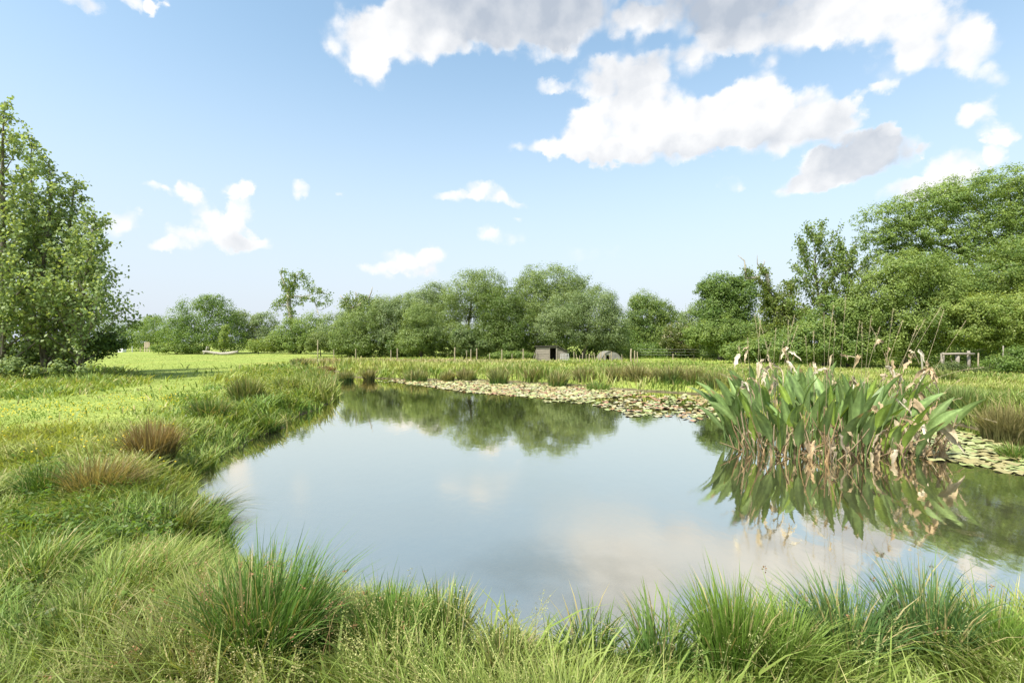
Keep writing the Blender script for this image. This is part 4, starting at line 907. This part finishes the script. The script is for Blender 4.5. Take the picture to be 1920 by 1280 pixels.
# ------------------------------------------------------------------ shed, shelter, posts, log and the rest
def shed():
    D = 40.0; k = D / F; o = empty('wooden_shed', at(1028, 677.5, D) * np.array((1, 1, 0)), 'small weathered plank shed with open dark doorway under the willows', 'shed')
    X = lambda x: (x - 1028) * k
    a = Acc()
    for i in range(6):
        z0 = .03 + i * .195; a.box((X(1007), -.02 - .01 * (i % 2), z0), (X(1029.5), .02, z0 + .185), jit=.008)
    for i in range(6): a.box((X(1007) - .02, .05, .03 + i * .195), (X(1007) + .02, 1.5, .215 + i * .195), jit=.006)
    a.build('front_wall', M_wood, o)
    a = Acc()
    for i in range(6):
        z0 = .03 + i * .185; z1 = z0 + .175
        cut = lambda z: X(1064) if z < .8 else X(1064) - (z - .8) / .42 * (X(1064) - X(1049))
        x1a, x1b = cut(z0), cut(z1)
        v = [(X(1045), -.02, z0), (x1a, .25, z0), (x1b, .25, z1), (X(1045), -.02, z1), (X(1045), .03, z0), (x1a, .30, z0), (x1b, .30, z1), (X(1045), .03, z1)]
        a.add(v, [(0, 1, 2, 3), (7, 6, 5, 4), (0, 4, 5, 1), (3, 2, 6, 7), (1, 5, 6, 2), (0, 3, 7, 4)])
    a.box((X(1064) - .03, .32, .02), (X(1064) + .03, 1.5, .8))
    w = a.build('side_wall', M_wood, o)
    a = Acc(); a.box((X(1029.5), -.05, 0), (X(1031), .04, 1.22)); a.box((X(1042.5), -.06, 0), (X(1044.8), .05, 1.26)); a.box((X(1031), -.045, 1.12), (X(1042.5), .03, 1.2))
    a.build('door_frame', M_wood, o)
    a = Acc(); a.box((X(1007), 1.5, 0), (X(1064), 1.54, .8)); a.box((X(1007), 1.5, .8), (X(1048), 1.54, 1.2)); a.build('back_wall', M_dark, o)
    a = Acc()
    a.add([(X(1004), -.16, 1.25), (X(1046), -.16, 1.25), (X(1046), 1.65, 1.17), (X(1004), 1.65, 1.17), (X(1004), -.16, 1.30), (X(1046), -.16, 1.30), (X(1046), 1.65, 1.22), (X(1004), 1.65, 1.22)], [(3, 2, 1, 0), (4, 5, 6, 7), (0, 1, 5, 4), (1, 2, 6, 5), (2, 3, 7, 6), (3, 0, 4, 7)])
    a.add([(X(1046.2), -.1, 1.24), (X(1065.5), .15, .80), (X(1065.5), 1.65, .76), (X(1046.2), 1.65, 1.18), (X(1046.2), -.1, 1.285), (X(1065.5), .15, .845), (X(1065.5), 1.65, .80), (X(1046.2), 1.65, 1.22)], [(3, 2, 1, 0), (4, 5, 6, 7), (0, 1, 5, 4), (1, 2, 6, 5), (2, 3, 7, 6), (3, 0, 4, 7)])
    a.build('roof', M_dark, o)
shed()
def hurdle():
    D = 39.6; k = D / F; o = empty('metal_hurdle', at(1059, 678, D) * np.array((1, 1, 0)), 'grey metal grid hurdle leaning on the right side of the shed', 'hurdle')
    a = Acc(); P = lambda u, v: ((-.36 + .72 * u) + (.07 - .1 * u) * v, .0 + .22 * v, .02 + .66 * v - .03 * u)
    for u in np.linspace(0, 1, 6): a.tube([P(u, 0), P(u, 1)], .016 if u in (0, 1) else .011, 5)
    a.build('upright_bar', M_metal, o); a = Acc()
    for v in np.linspace(0.03, .97, 6): a.tube([P(0, v), P(1, v)], .013, 5)
    a.build('cross_bar', M_metal, o)
hurdle()
for i, (xb, xt) in enumerate(((998.5, 1005), (1003, 1006.8))):
    D = 39.7; o = Acc(); b = at(xb, 678, D); t = at(xt, 656 + i * 3, D + .15); b[2] = 0
    o.tube([(0, 0, 0), t - b], .022, 6); q = o.build('leaning_pole', M_wood); q.location = b
    tag(q, ['outer grey pole leaning against the left side of the shed', 'inner grey pole leaning against the left side of the shed'][i], 'pole', 'poles leaning on the shed')
def arch():
    D = 42; k = D / F; c = at(1147, 677, D); c[2] = 0
    o = empty('arched_shelter', c, 'low arched grey sheet metal animal shelter with dark opening, right of the shed', 'shelter', rz=.12)
    r = .88; n = 20; a = Acc()
    V = []; 
    for y in np.linspace(0, 1.7, 12):
        for j in range(n + 1):
            w = math.pi * j / n; rr = r + .008 * math.cos(y * 60); V.append((math.cos(w) * rr, y, math.sin(w) * rr * .92))
    a.add(V, [(i * (n + 1) + j, i * (n + 1) + j + 1, (i + 1) * (n + 1) + j + 1, (i + 1) * (n + 1) + j) for i in range(11) for j in range(n)]); a.build('roof', M_arch, o, True)
    a = Acc()                                             # front plate around the opening
    xs = np.linspace(-.84, .84, 29); 
    for x0, x1 in zip(xs[:-1], xs[1:]):
        h0 = math.sqrt(max(0, .85 ** 2 - x0 * x0)) * .92; h1 = math.sqrt(max(0, .85 ** 2 - x1 * x1)) * .92
        lo = .50 if -.48 < (x0 + x1) / 2 < -.12 else 0
        if min(h0, h1) > lo: a.add([(x0, .05, lo), (x1, .05, lo), (x1, .05, h1), (x0, .05, h0), (x0, .08, lo), (x1, .08, lo), (x1, .08, h1), (x0, .08, h0)], [(0, 1, 2, 3), (7, 6, 5, 4), (0, 4, 5, 1), (3, 2, 6, 7)])
    a.build('front_plate', M_arch, o)
    a = Acc(); a.box((-.8, 1.62, 0), (.8, 1.66, .3)); a.build('back_board', M_dark, o)
arch()
def post(x, ytop, ybase, rpx, D, label, m=M_post, lean=0, group='fence posts along the foot of the grove', cat='post', name='fence_post', sharp=False):
    k = D / F; b = at(x, ybase, D); b[2] = 0; h = (640 - ytop) * k + H; r = rpx * k * .5
    a = Acc(); t = np.array((lean * k, 0, h))
    a.tube([(0, 0, -.2), t * .5 + np.array((R.normal() * .01, 0, 0)), t * .97, t], [r, r * .95, r * .92, r * .75 if not sharp else r * .3], 8)
    o = a.build(name, m); o.location = b; tag(o, label, cat, group); return o
PL = [(626, 655, 1.6, 'faint short fence post at the left, nearest the tall thin pole'), (667, 654, 1.8, 'lone fence post between the tall pole and the pair of posts'), (733, 656, 1.8, 'shorter reddish post of the pair left of the grove'), (745, 653, 2.2, 'taller pale post of the pair left of the grove'),
      (853, 651, 2.6, 'tall pale fence post, sixth to the left of the shed'), (875, 657, 1.4, 'thin short stake between two tall posts left of the shed'), (883, 655, 2.0, 'slanting post just left of the fourth tall post from the shed'), (894, 653, 2.5, 'tall pale post, third tall one left of the shed'),
      (918, 662, 1.5, 'short stake midway between two tall posts left of the shed'), (941, 655, 2.3, 'tall pale post, second tall one left of the shed'), (960, 663, 1.4, 'short thin stake nearest the left of the shed but one'), (981, 654, 2.4, 'tall pale post standing nearest the left side of the shed')]
for x, yt, r, lab in PL: post(x, yt, 676, r, 40.5, lab)
PR = [(1076, 659, 1.5, 0, 'thin stake closest to the hurdle right of the shed'), (1081, 664, 1.3, 0, 'short stake second right of the hurdle'), (1087, 666, 1.3, 0, 'low stake third right of the hurdle'), (1092.5, 661, 1.6, 0, 'pale stake fourth right of the hurdle'), (1099, 664, 1.2, 0, 'short grey stake fifth right of the hurdle'), (1104, 663, 1.8, 1.5, 'leaning stake sixth right of the hurdle'),
      (1110, 665, 1.2, 0, 'thin short stake between two leaning stakes'), (1117, 661, 1.7, -3.5, 'stake leaning left, midway between shed and shelter'), (1122, 664, 1.2, 0, 'thin stake just left of the tall white stake'), (1126, 659, 2.0, 1, 'tall white stake left of the arched shelter'), (1133, 661, 1.9, 0, 'pale stake in front of the left flank of the arched shelter'),
      (1143, 663, 1.2, 0, 'thin stake in front of the shelter opening'), (1146.5, 659, 1.8, 0, 'taller stake in front of the middle of the arched shelter'), (1166, 664, 1.3, 0, 'short stake at the right end of the arched shelter'), (1262, 663, 2, 0, 'lone grey post in the shade below the elder bush'), (1301, 664, 1.6, 0, 'lone thin post in the shade right of the elder bush')]
for x, yt, r, ln, lab in PR: post(x, yt, 677, r, 40.2 if x < 1200 else 44, lab, lean=ln, group='stakes between the shed and the shelter' if x < 1200 else 'fence posts along the foot of the grove')
for x, yt, r, lab in [(1183.5, 653.5, 3.2, 'thickest pale gate post right of the arched shelter'), (1190, 657, 2.4, 'second gate post, just right of the thickest one'), (1195, 659, 2.0, 'darker gate post, rightmost of the three beyond the shelter')]: post(x, yt, 680, r, 38.5, lab, group='gate posts right of the shelter')
# wire fence strands
a = Acc()
for z in (.45, .7, .95):
    for xs, D in (((1200, 1420), 44.2),):
        a.tube([at(xs[0], 640, D) * np.array((1, 1, 0)) + np.array((0, 0, z)), at((xs[0] + xs[1]) / 2, 640, D) * np.array((1, 1, 0)) + np.array((0, 0, z - .03)), at(xs[1], 640, D) * np.array((1, 1, 0)) + np.array((0, 0, z))], .004, 4)
tag(a.build('fence_wire', M_metal), 'thin grey fence wires strung in the shade right of the grove', 'fence')
post(596, 637, 672, 2.0, 46, 'tall thin pale pole standing alone behind the left inlet', M_post, group='lone poles', name='marker_pole', cat='pole')
# log rail on the right
def rail():
    D = 24.6; k = D / F; c = at(1792, 697, D); c[2] = 0
    o = empty('log_rail', c, 'rustic hitching rail of rough logs under the lime tinted tree', 'rail'); X = lambda x: (x - 1792) * k; Z = lambda y: (640 - y) * k + H
    for x, yt, r, y in ((1766, 662, 4.6, 0), (1783, 661, 4.0, .45), (1792, 664.5, 6.6, -.09), (1816, 657.5, 5.2, 0)):
        a = Acc(); r *= k * .5; a.tube([(X(x), y, -.15), (X(x) + .015, y, Z(yt) * .5), (X(x), y, Z(yt))], [r * 1.05, r, r * .93], 10); a.build('post', M_wood, o, True)
    a = Acc(); a.tube([(X(1762.5), -.15, Z(663.5)), (X(1790), -.16, Z(663)), (X(1821.5), -.15, Z(663.2))], [.055, .06, .052], 10); a.build('top_log', M_wood, o, True)
    a = Acc(); a.tube([(X(1767), .02, Z(676)), (X(1783), .4, Z(675.5))], .018, 6); a.build('brace', M_wood, o, True)
rail()
post(1834.5, 661.5, 697, 2.6, 24.8, 'single straight post just right of the log rail', group='posts by the log rail')
post(1881, 648, 698, 2.4, 25.8, 'tall grey pole rising from the brambles near the right edge', M_palebark, group='posts by the log rail')
post(1908, 655, 700, 2.2, 25.4, 'shorter grey pole in the brambles at the right edge', M_palebark, group='posts by the log rail')
post(1730, 664, 695, 3.4, 27.2, 'leaning pale stump post behind the dry stalks left of the log rail', M_palebark, lean=-3, group='posts by the log rail')
# fallen log
def log():
    D = 59; k = D / F; c = at(412, 663, D); c[2] = 0
    o = empty('fallen_log', c, 'bleached fallen tree trunk with upright stub lying on the far meadow edge', 'log'); P = lambda x, y: ((x - 412) * k, 0, (640 - y) * k + H)
    a = Acc(); a.tube([P(380, 658.5), P(390, 659.5), P(400, 661.2), P(414, 663), P(428, 662.5), P(438, 661), P(446, 659.5)], [.09, .13, .16, .18, .19, .2, .12], 9); a.build('trunk', M_palebark, o, True)
    a = Acc(); a.tube([P(386.5, 659.5), P(387, 654), P(388.3, 648.5)], [.1, .07, .03], 6); a.tube([P(388, 652), P(391, 650.5), P(391, 656)], [.05, .04, .02], 5); a.tube([P(402, 661.5), P(400.5, 666)], [.11, .1], 7); a.tube([P(384, 660), P(381, 664.5)], [.08, .06], 6)
    a.tube([P(440, 661), P(445, 656.5)], [.09, .03], 6); a.build('branch', M_palebark, o, True)
log()
# slatted gate, white tank, post far left
D = 76; k = D / F; c = at(276, 657, D); c[2] = 0
o = empty('slatted_gate', c, 'small pale slatted wooden gate panel standing before the far left hedge', 'gate')
Z = lambda y: (640 - y) * k + H
a = Acc()
for x in (271.4, 275.8, 280.5): a.box(((x - 276) * k - .05, -.03, 0), ((x - 276) * k + .05, .03, Z(642)))
a.build('upright', M_pink, o); a = Acc()
for i in range(5): a.box((-4.9 * k, -.07, Z(651.5) + i * .19), (4.8 * k, -.035, Z(651.5) + i * .19 + .1))
a.build('slat', M_pink, o)
c = at(229, 656, 74); c[2] = 0; k = 74 / F
k *= .8
o = empty('water_tank', c, 'white plastic tank half hidden behind the right edge of the poplars', 'tank')
a = Acc(); n = 24
ring = lambda r, z: [(math.copysign(abs(math.cos(w)) ** .5, math.cos(w)) * r, math.copysign(abs(math.sin(w)) ** .5, math.sin(w)) * .4, z) for w in [2 * math.pi * i / n for i in range(n)]]
V = ring(.40, 0) + ring(.45, .2) + ring(.45, .42) + ring(.38, .5)
a.add(V, [(i * n + j, i * n + (j + 1) % n, (i + 1) * n + (j + 1) % n, (i + 1) * n + j) for i in range(3) for j in range(n)] + [tuple(range(3 * n, 4 * n))]); a.build('body', M_white, o, True)
a = Acc(); a.tube([(0, 0, .50), (0, 0, .55)], .14, 14); a.build('lid', M_white, o)
post(248, 649, 657, 1.6, 74, 'short grey post right of the white tank', M_metal, group='posts by the far left hedge')
post(263, 651, 657, 1.2, 75, 'thin reddish stake beside the slatted gate', M_pink, group='posts by the far left hedge')
# moorhen on the far pads
def bird():
    X, Y, _ = g(595, 694.5, WZ); a = Acc()
    P = [(-.22, 0, .15), (-.17, 0, .13), (-.10, 0, .11), (0, 0, .11), (.08, 0, .13), (.13, 0, .18), (.15, 0, .23), (.18, 0, .255), (.21, 0, .25)]
    a.tube(P, [.01, .035, .075, .09, .07, .035, .03, .033, .012], 9)
    o = a.build('moorhen', M_bird, None, True); o.location = (X, Y, WZ); o.rotation_euler = (0, 0, .3)
    tag(o, 'small black waterbird standing at the far white lily pads', 'bird')
    a = Acc(); a.tube([(.205, 0, .25), (.235, 0, .243)], [.01, .003], 6); a.build('bill', noise_mat('red_bill', (.5, .05, .02), (.55, .1, .03)), o)
    for s in (-.03, .03):
        a = Acc(); a.tube([(0, s, .04), (.01, s, .0)], .008, 5); a.build('leg', M_post, o)
bird()

# ------------------------------------------------------------------ sky, clouds, sun, camera
EL, AZ = 54, -138                        # the sun stands left of and a little behind the camera
EXPO = 1.3
def build_world():
    w = bpy.data.worlds.new('World'); S.world = w; w.use_nodes = True
    nt = w.node_tree; nt.nodes.clear(); N = nt.nodes.new; L = nt.links.new
    out = N('ShaderNodeOutputWorld'); bg = N('ShaderNodeBackground'); bg.inputs['Strength'].default_value = .15
    sky = N('ShaderNodeTexSky'); sky.sky_type = 'NISHITA'; sky.sun_disc = False
    sky.sun_elevation = math.radians(EL); sky.sun_rotation = math.radians(AZ)
    sky.air_density = 1.0; sky.dust_density = 1.4; sky.ozone_density = 1.2
    tc = N('ShaderNodeTexCoord'); D = tc.outputs['Generated']
    sep = N('ShaderNodeSeparateXYZ'); L(D, sep.inputs[0])
    def math_(op, a, b=None, c=None, clamp=False):
        m = N('ShaderNodeMath'); m.operation = op; m.use_clamp = clamp
        for i, v in enumerate((a, b, c)):
            if v is None: continue
            if isinstance(v, (int, float)): m.inputs[i].default_value = v
            else: L(v, m.inputs[i])
        return m.outputs[0]
    def vmath(op, a, b=None, c=None, o=0):
        m = N('ShaderNodeVectorMath'); m.operation = op
        for i, v in enumerate((a, b, c)):
            if v is None: continue
            if isinstance(v, tuple): m.inputs[i].default_value = v
            else: L(v, m.inputs[i])
        return m.outputs['Value'] if op in ('DOT_PRODUCT', 'LENGTH') else m.outputs[0]
    az = math_('ARCTAN2', sep.outputs[0], math_('ABSOLUTE', sep.outputs[1]))
    el = math_('ARCSINE', sep.outputs[2])
    cmb = N('ShaderNodeCombineXYZ'); L(az, cmb.inputs[0]); L(el, cmb.inputs[1])
    def noise(sc, det, rough=.55, off=(0, 0, 0)):
        n = N('ShaderNodeTexNoise'); n.inputs['Scale'].default_value = sc; n.inputs['Detail'].default_value = det; n.inputs['Roughness'].default_value = rough
        L(vmath('ADD', D, off), n.inputs['Vector']); return n
    n1 = noise(9, 3); n2 = noise(30, 5, .6, (3.1, 1.2, .4))
    wv = vmath('MULTIPLY_ADD', vmath('SUBTRACT', n1.outputs['Color'], (.5, .5, .5)), (.05, .045, 0), cmb.outputs[0])
    wv = vmath('MULTIPLY_ADD', vmath('SUBTRACT', n2.outputs['Color'], (.5, .5, .5)), (.05, .045, 0), wv)
    # clouds: x, y, rx, ry in photo pixels, weight, greyness
    B = CLOUDS
    T = G = 0.0
    for (x, y, rx, ry, wt, gr) in B:
        u = (x - 960) / F; v = (640 - y) / F
        a = math.atan(u); e = math.atan(v / math.sqrt(1 + u * u))
        sa = F * (1 + u * u) / rx; se = F * math.sqrt(1 + u * u) / ry * (1 + (v * v) / (1 + u * u))
        q = vmath('MULTIPLY_ADD', wv, (sa, se, 0), (-a * sa, -e * se, 0))
        d = vmath('DOT_PRODUCT', q, q)
        k = math_('SUBTRACT', 1.0, d, None, True)
        T = math_('MULTIPLY_ADD', k, wt, T); G = math_('MULTIPLY_ADD', k, wt * gr, G)
    f1 = noise(12, 8, .58, (7, 2, 1)); f2 = noise(45, 5, .6, (1, 5, 2))
    def puff(sc, off, ):
        v = N('ShaderNodeTexVoronoi'); v.feature = 'SMOOTH_F1'; v.inputs['Scale'].default_value = sc; v.inputs['Smoothness'].default_value = .25
        nz = noise(sc * 1.7, 3, .55, off)
        L(vmath('MULTIPLY_ADD', vmath('SUBTRACT', nz.outputs['Color'], (.5, .5, .5)), (.5 / sc, .5 / sc, .5 / sc), vmath('ADD', D, off)), v.inputs['Vector']); return v.outputs['Distance']
    fb = math_('ADD', math_('MULTIPLY_ADD', f1.outputs['Fac'], .6, -.30), math_('MULTIPLY_ADD', f2.outputs['Fac'], .24, -.12))
    p1 = puff(22, (2, 3, 5)); p2 = puff(50, (4, 1, 3))
    bil = math_('ADD', math_('MULTIPLY_ADD', p1, -.75, .34), math_('MULTIPLY_ADD', p2, -.38, .17))
    fb = math_('ADD', fb, bil)
    dens = math_('ADD', T, math_('MULTIPLY', fb, math_('MINIMUM', math_('MULTIPLY', T, 2.2), 1.0)))
    al = N('ShaderNodeMapRange'); al.interpolation_type = 'SMOOTHSTEP'; al.inputs[1].default_value = .11; al.inputs[2].default_value = .88; L(dens, al.inputs[0])
    grey = math_('DIVIDE', G, math_('MAXIMUM', T, .05))
    # relief: noise sampled toward the sun gives lit and unlit sides of the billows
    f3 = noise(14, 5, .55, (7 + .018, 2 + .0, 1 - .02))
    f4 = noise(14, 5, .55, (7, 2, 1))
    rel = math_('MULTIPLY', math_('SUBTRACT', f3.outputs['Fac'], f4.outputs['Fac']), .8)
    p1b = puff(22, (2 + .010, 3, 5 - .012))
    rel = math_('ADD', rel, math_('MULTIPLY', math_('SUBTRACT', p1, p1b), .4))
    grey = math_('ADD', grey, rel)
    body = N('ShaderNodeMapRange'); body.inputs[1].default_value = .3; body.inputs[2].default_value = .9; L(T, body.inputs[0])
    grey = math_('MULTIPLY', grey, body.outputs[0], None, True)
    cm = N('ShaderNodeMix'); cm.data_type = 'RGBA'; L(grey, cm.inputs[0])
    CW = CLOUD_W; cm.inputs[6].default_value = (CW, CW * .995, CW * .99, 1); cm.inputs[7].default_value = (CW * .48, CW * .535, CW * .62, 1)
    # thin summer haze veil low in the sky
    hz = N('ShaderNodeMapRange'); hz.interpolation_type = 'SMOOTHSTEP'; hz.inputs[1].default_value = .62; hz.inputs[2].default_value = -.02; hz.inputs[3].default_value = .03; hz.inputs[4].default_value = .95; L(el, hz.inputs[0])
    v1 = N('ShaderNodeMix'); v1.data_type = 'RGBA'; L(math_('POWER', hz.outputs[0], 1.1), v1.inputs[0]); L(vmath('MULTIPLY', sky.outputs[0], SKYMUL), v1.inputs[6]); v1.inputs[7].default_value = VEIL
    mx = N('ShaderNodeMix'); mx.data_type = 'RGBA'; L(math_('MULTIPLY', al.outputs[0], .97), mx.inputs[0]); L(v1.outputs[2], mx.inputs[6]); L(cm.outputs[2], mx.inputs[7])
    L(mx.outputs[2], bg.inputs['Color']); L(bg.outputs[0], out.inputs[0])
    w.cycles.sampling_method = 'MANUAL'; w.cycles.sample_map_resolution = 512
CLOUD_W = 2.95; SKYMUL = (.84, .88, .76); VEIL = (2.0, 2.17, 2.5, 1)
CLOUDS = [
    # top centre
    (690, 70, 95, 75, .9, .05), (690, 125, 45, 40, .7, 0), (760, 60, 120, 75, .8, .2), (860, 30, 150, 90, .9, .7), (960, 10, 190, 95, .9, .95), (1080, 20, 140, 80, .9, .8), (1195, 40, 55, 50, .8, .1), (900, -90, 380, 120, 1., .95), (830, 95, 60, 35, .5, .2), (1010, 85, 110, 40, .5, .55),
    # top right
    (1330, -20, 170, 90, 1., 1.), (1430, 20, 150, 85, .9, .8), (1340, 80, 130, 45, .45, .45), (1480, 80, 110, 55, .7, .15), (1600, 40, 110, 75, .8, .05), (1700, 20, 110, 90, .8, .15), (1760, 70, 110, 70, .8, .1), (1690, 115, 90, 45, .4, .05), (1840, 100, 70, 60, .7, .1), (1875, 150, 40, 30, .6, 0), (1640, 160, 40, 18, .5, 0), (1560, 20, 90, 90, .8, .2), (1840, 40, 60, 50, .4, .1),
    # big centre right
    (1030, 158, 55, 16, .6, .1), (1110, 140, 55, 45, .6, .3), (1180, 130, 90, 55, .7, .45), (1250, 130, 110, 45, .5, .4), (1180, 180, 100, 50, .8, .2),
    (1000, 280, 60, 18, .55, .0), (1080, 250, 60, 60, .9, .0), (1060, 280, 60, 28, .7, .1), (1160, 240, 110, 70, 1., .05), (1260, 230, 110, 65, 1., .1), (1420, 190, 80, 62, 1., .0), (1360, 230, 120, 65, 1., .05), (1500, 210, 90, 55, 1., .15), (1560, 230, 70, 50, .9, .4), (1590, 190, 30, 25, .7, .0), (1450, 255, 160, 45, .9, .5), (1250, 285, 190, 28, .8, .5), (1120, 292, 90, 20, .6, .3), (1640, 260, 60, 30, .7, .4), (1660, 245, 30, 18, .6, .0),
    # lower right grey
    (1620, 290, 125, 50, 1., .8), (1560, 318, 105, 42, .9, .5), (1520, 345, 75, 20, .8, .2), (1520, 305, 35, 30, .4, 0), (1725, 280, 22, 14, .5, 0),
    (1830, 215, 55, 32, 1., .0), (1868, 250, 50, 26, .7, 0), (1868, 290, 32, 50, .95, 0), (1790, 318, 80, 45, .9, .1), (1690, 358, 60, 30, .8, .1), (1760, 350, 80, 40, .8, .2), (1900, 255, 20, 16, .4, .0),
    (1365, 345, 32, 24, .42, .1), (2000, 200, 80, 70, .6, .3),
    # small ones
    (140, -4, 80, 26, .95, .05), (250, 0, 80, 24, .9, .0), (300, 12, 24, 22, .9, 0),
    (900, 360, 60, 26, .75, .05), (850, 372, 60, 14, .6, .1), (955, 374, 45, 14, .6, .1), (558, 358, 27, 27, .72, .0), (635, 363, 14, 9, .36, 0),
    (292, 343, 40, 15, .5, 0), (322, 355, 20, 16, .45, 0), (440, 348, 42, 20, .8, .0), (362, 362, 30, 30, .8, 0), (376, 392, 34, 36, .8, 0), (452, 385, 30, 50, .9, .0), (430, 430, 55, 44, 1., .1), (345, 440, 62, 30, .9, .0), (300, 460, 40, 22, .8, .0), (450, 455, 45, 20, .7, .3), (490, 452, 32, 16, .45, .3), (225, 408, 42, 28, .7, .05), (200, 430, 40, 20, .5, .1),
    (770, 492, 75, 30, .8, .05), (715, 508, 50, 14, .6, .1), (820, 485, 36, 32, .7, .05), (790, 515, 70, 14, .5, .3), (955, 445, 66, 18, .4, .15), (910, 437, 25, 16, .42, .1), (970, 410, 16, 9, .4, 0), (1120, 470, 80, 22, .25, .2)]
build_world()

sun = bpy.data.lights.new('sun', 'SUN'); sun.energy = 3.5; sun.angle = math.radians(5.0); sun.color = (1, .95, .86)
so = bpy.data.objects.new('sun', sun); COL.objects.link(so)
dv = Vector((math.sin(math.radians(AZ)) * math.cos(math.radians(EL)), math.cos(math.radians(AZ)) * math.cos(math.radians(EL)), math.sin(math.radians(EL))))
so.rotation_euler = dv.to_track_quat('Z', 'Y').to_euler()
cam = bpy.data.cameras.new('camera'); cam.lens = 17.0; cam.sensor_width = 36; cam.clip_end = 3000; cam.clip_start = .05
co = bpy.data.objects.new('camera', cam); COL.objects.link(co); co.location = (0, 0, H); co.rotation_euler = (math.pi / 2, 0, 0)
S.camera = co
S.view_settings.view_transform = 'Standard'; S.view_settings.look = 'None'; S.view_settings.exposure = EXPO; S.view_settings.gamma = 1
S.cycles.max_bounces = 7; S.cycles.diffuse_bounces = 3; S.cycles.glossy_bounces = 3; S.cycles.transmission_bounces = 4; S.cycles.transparent_max_bounces = 8
S.cycles.use_adaptive_sampling = True; S.cycles.caustics_reflective = False; S.cycles.caustics_refractive = False
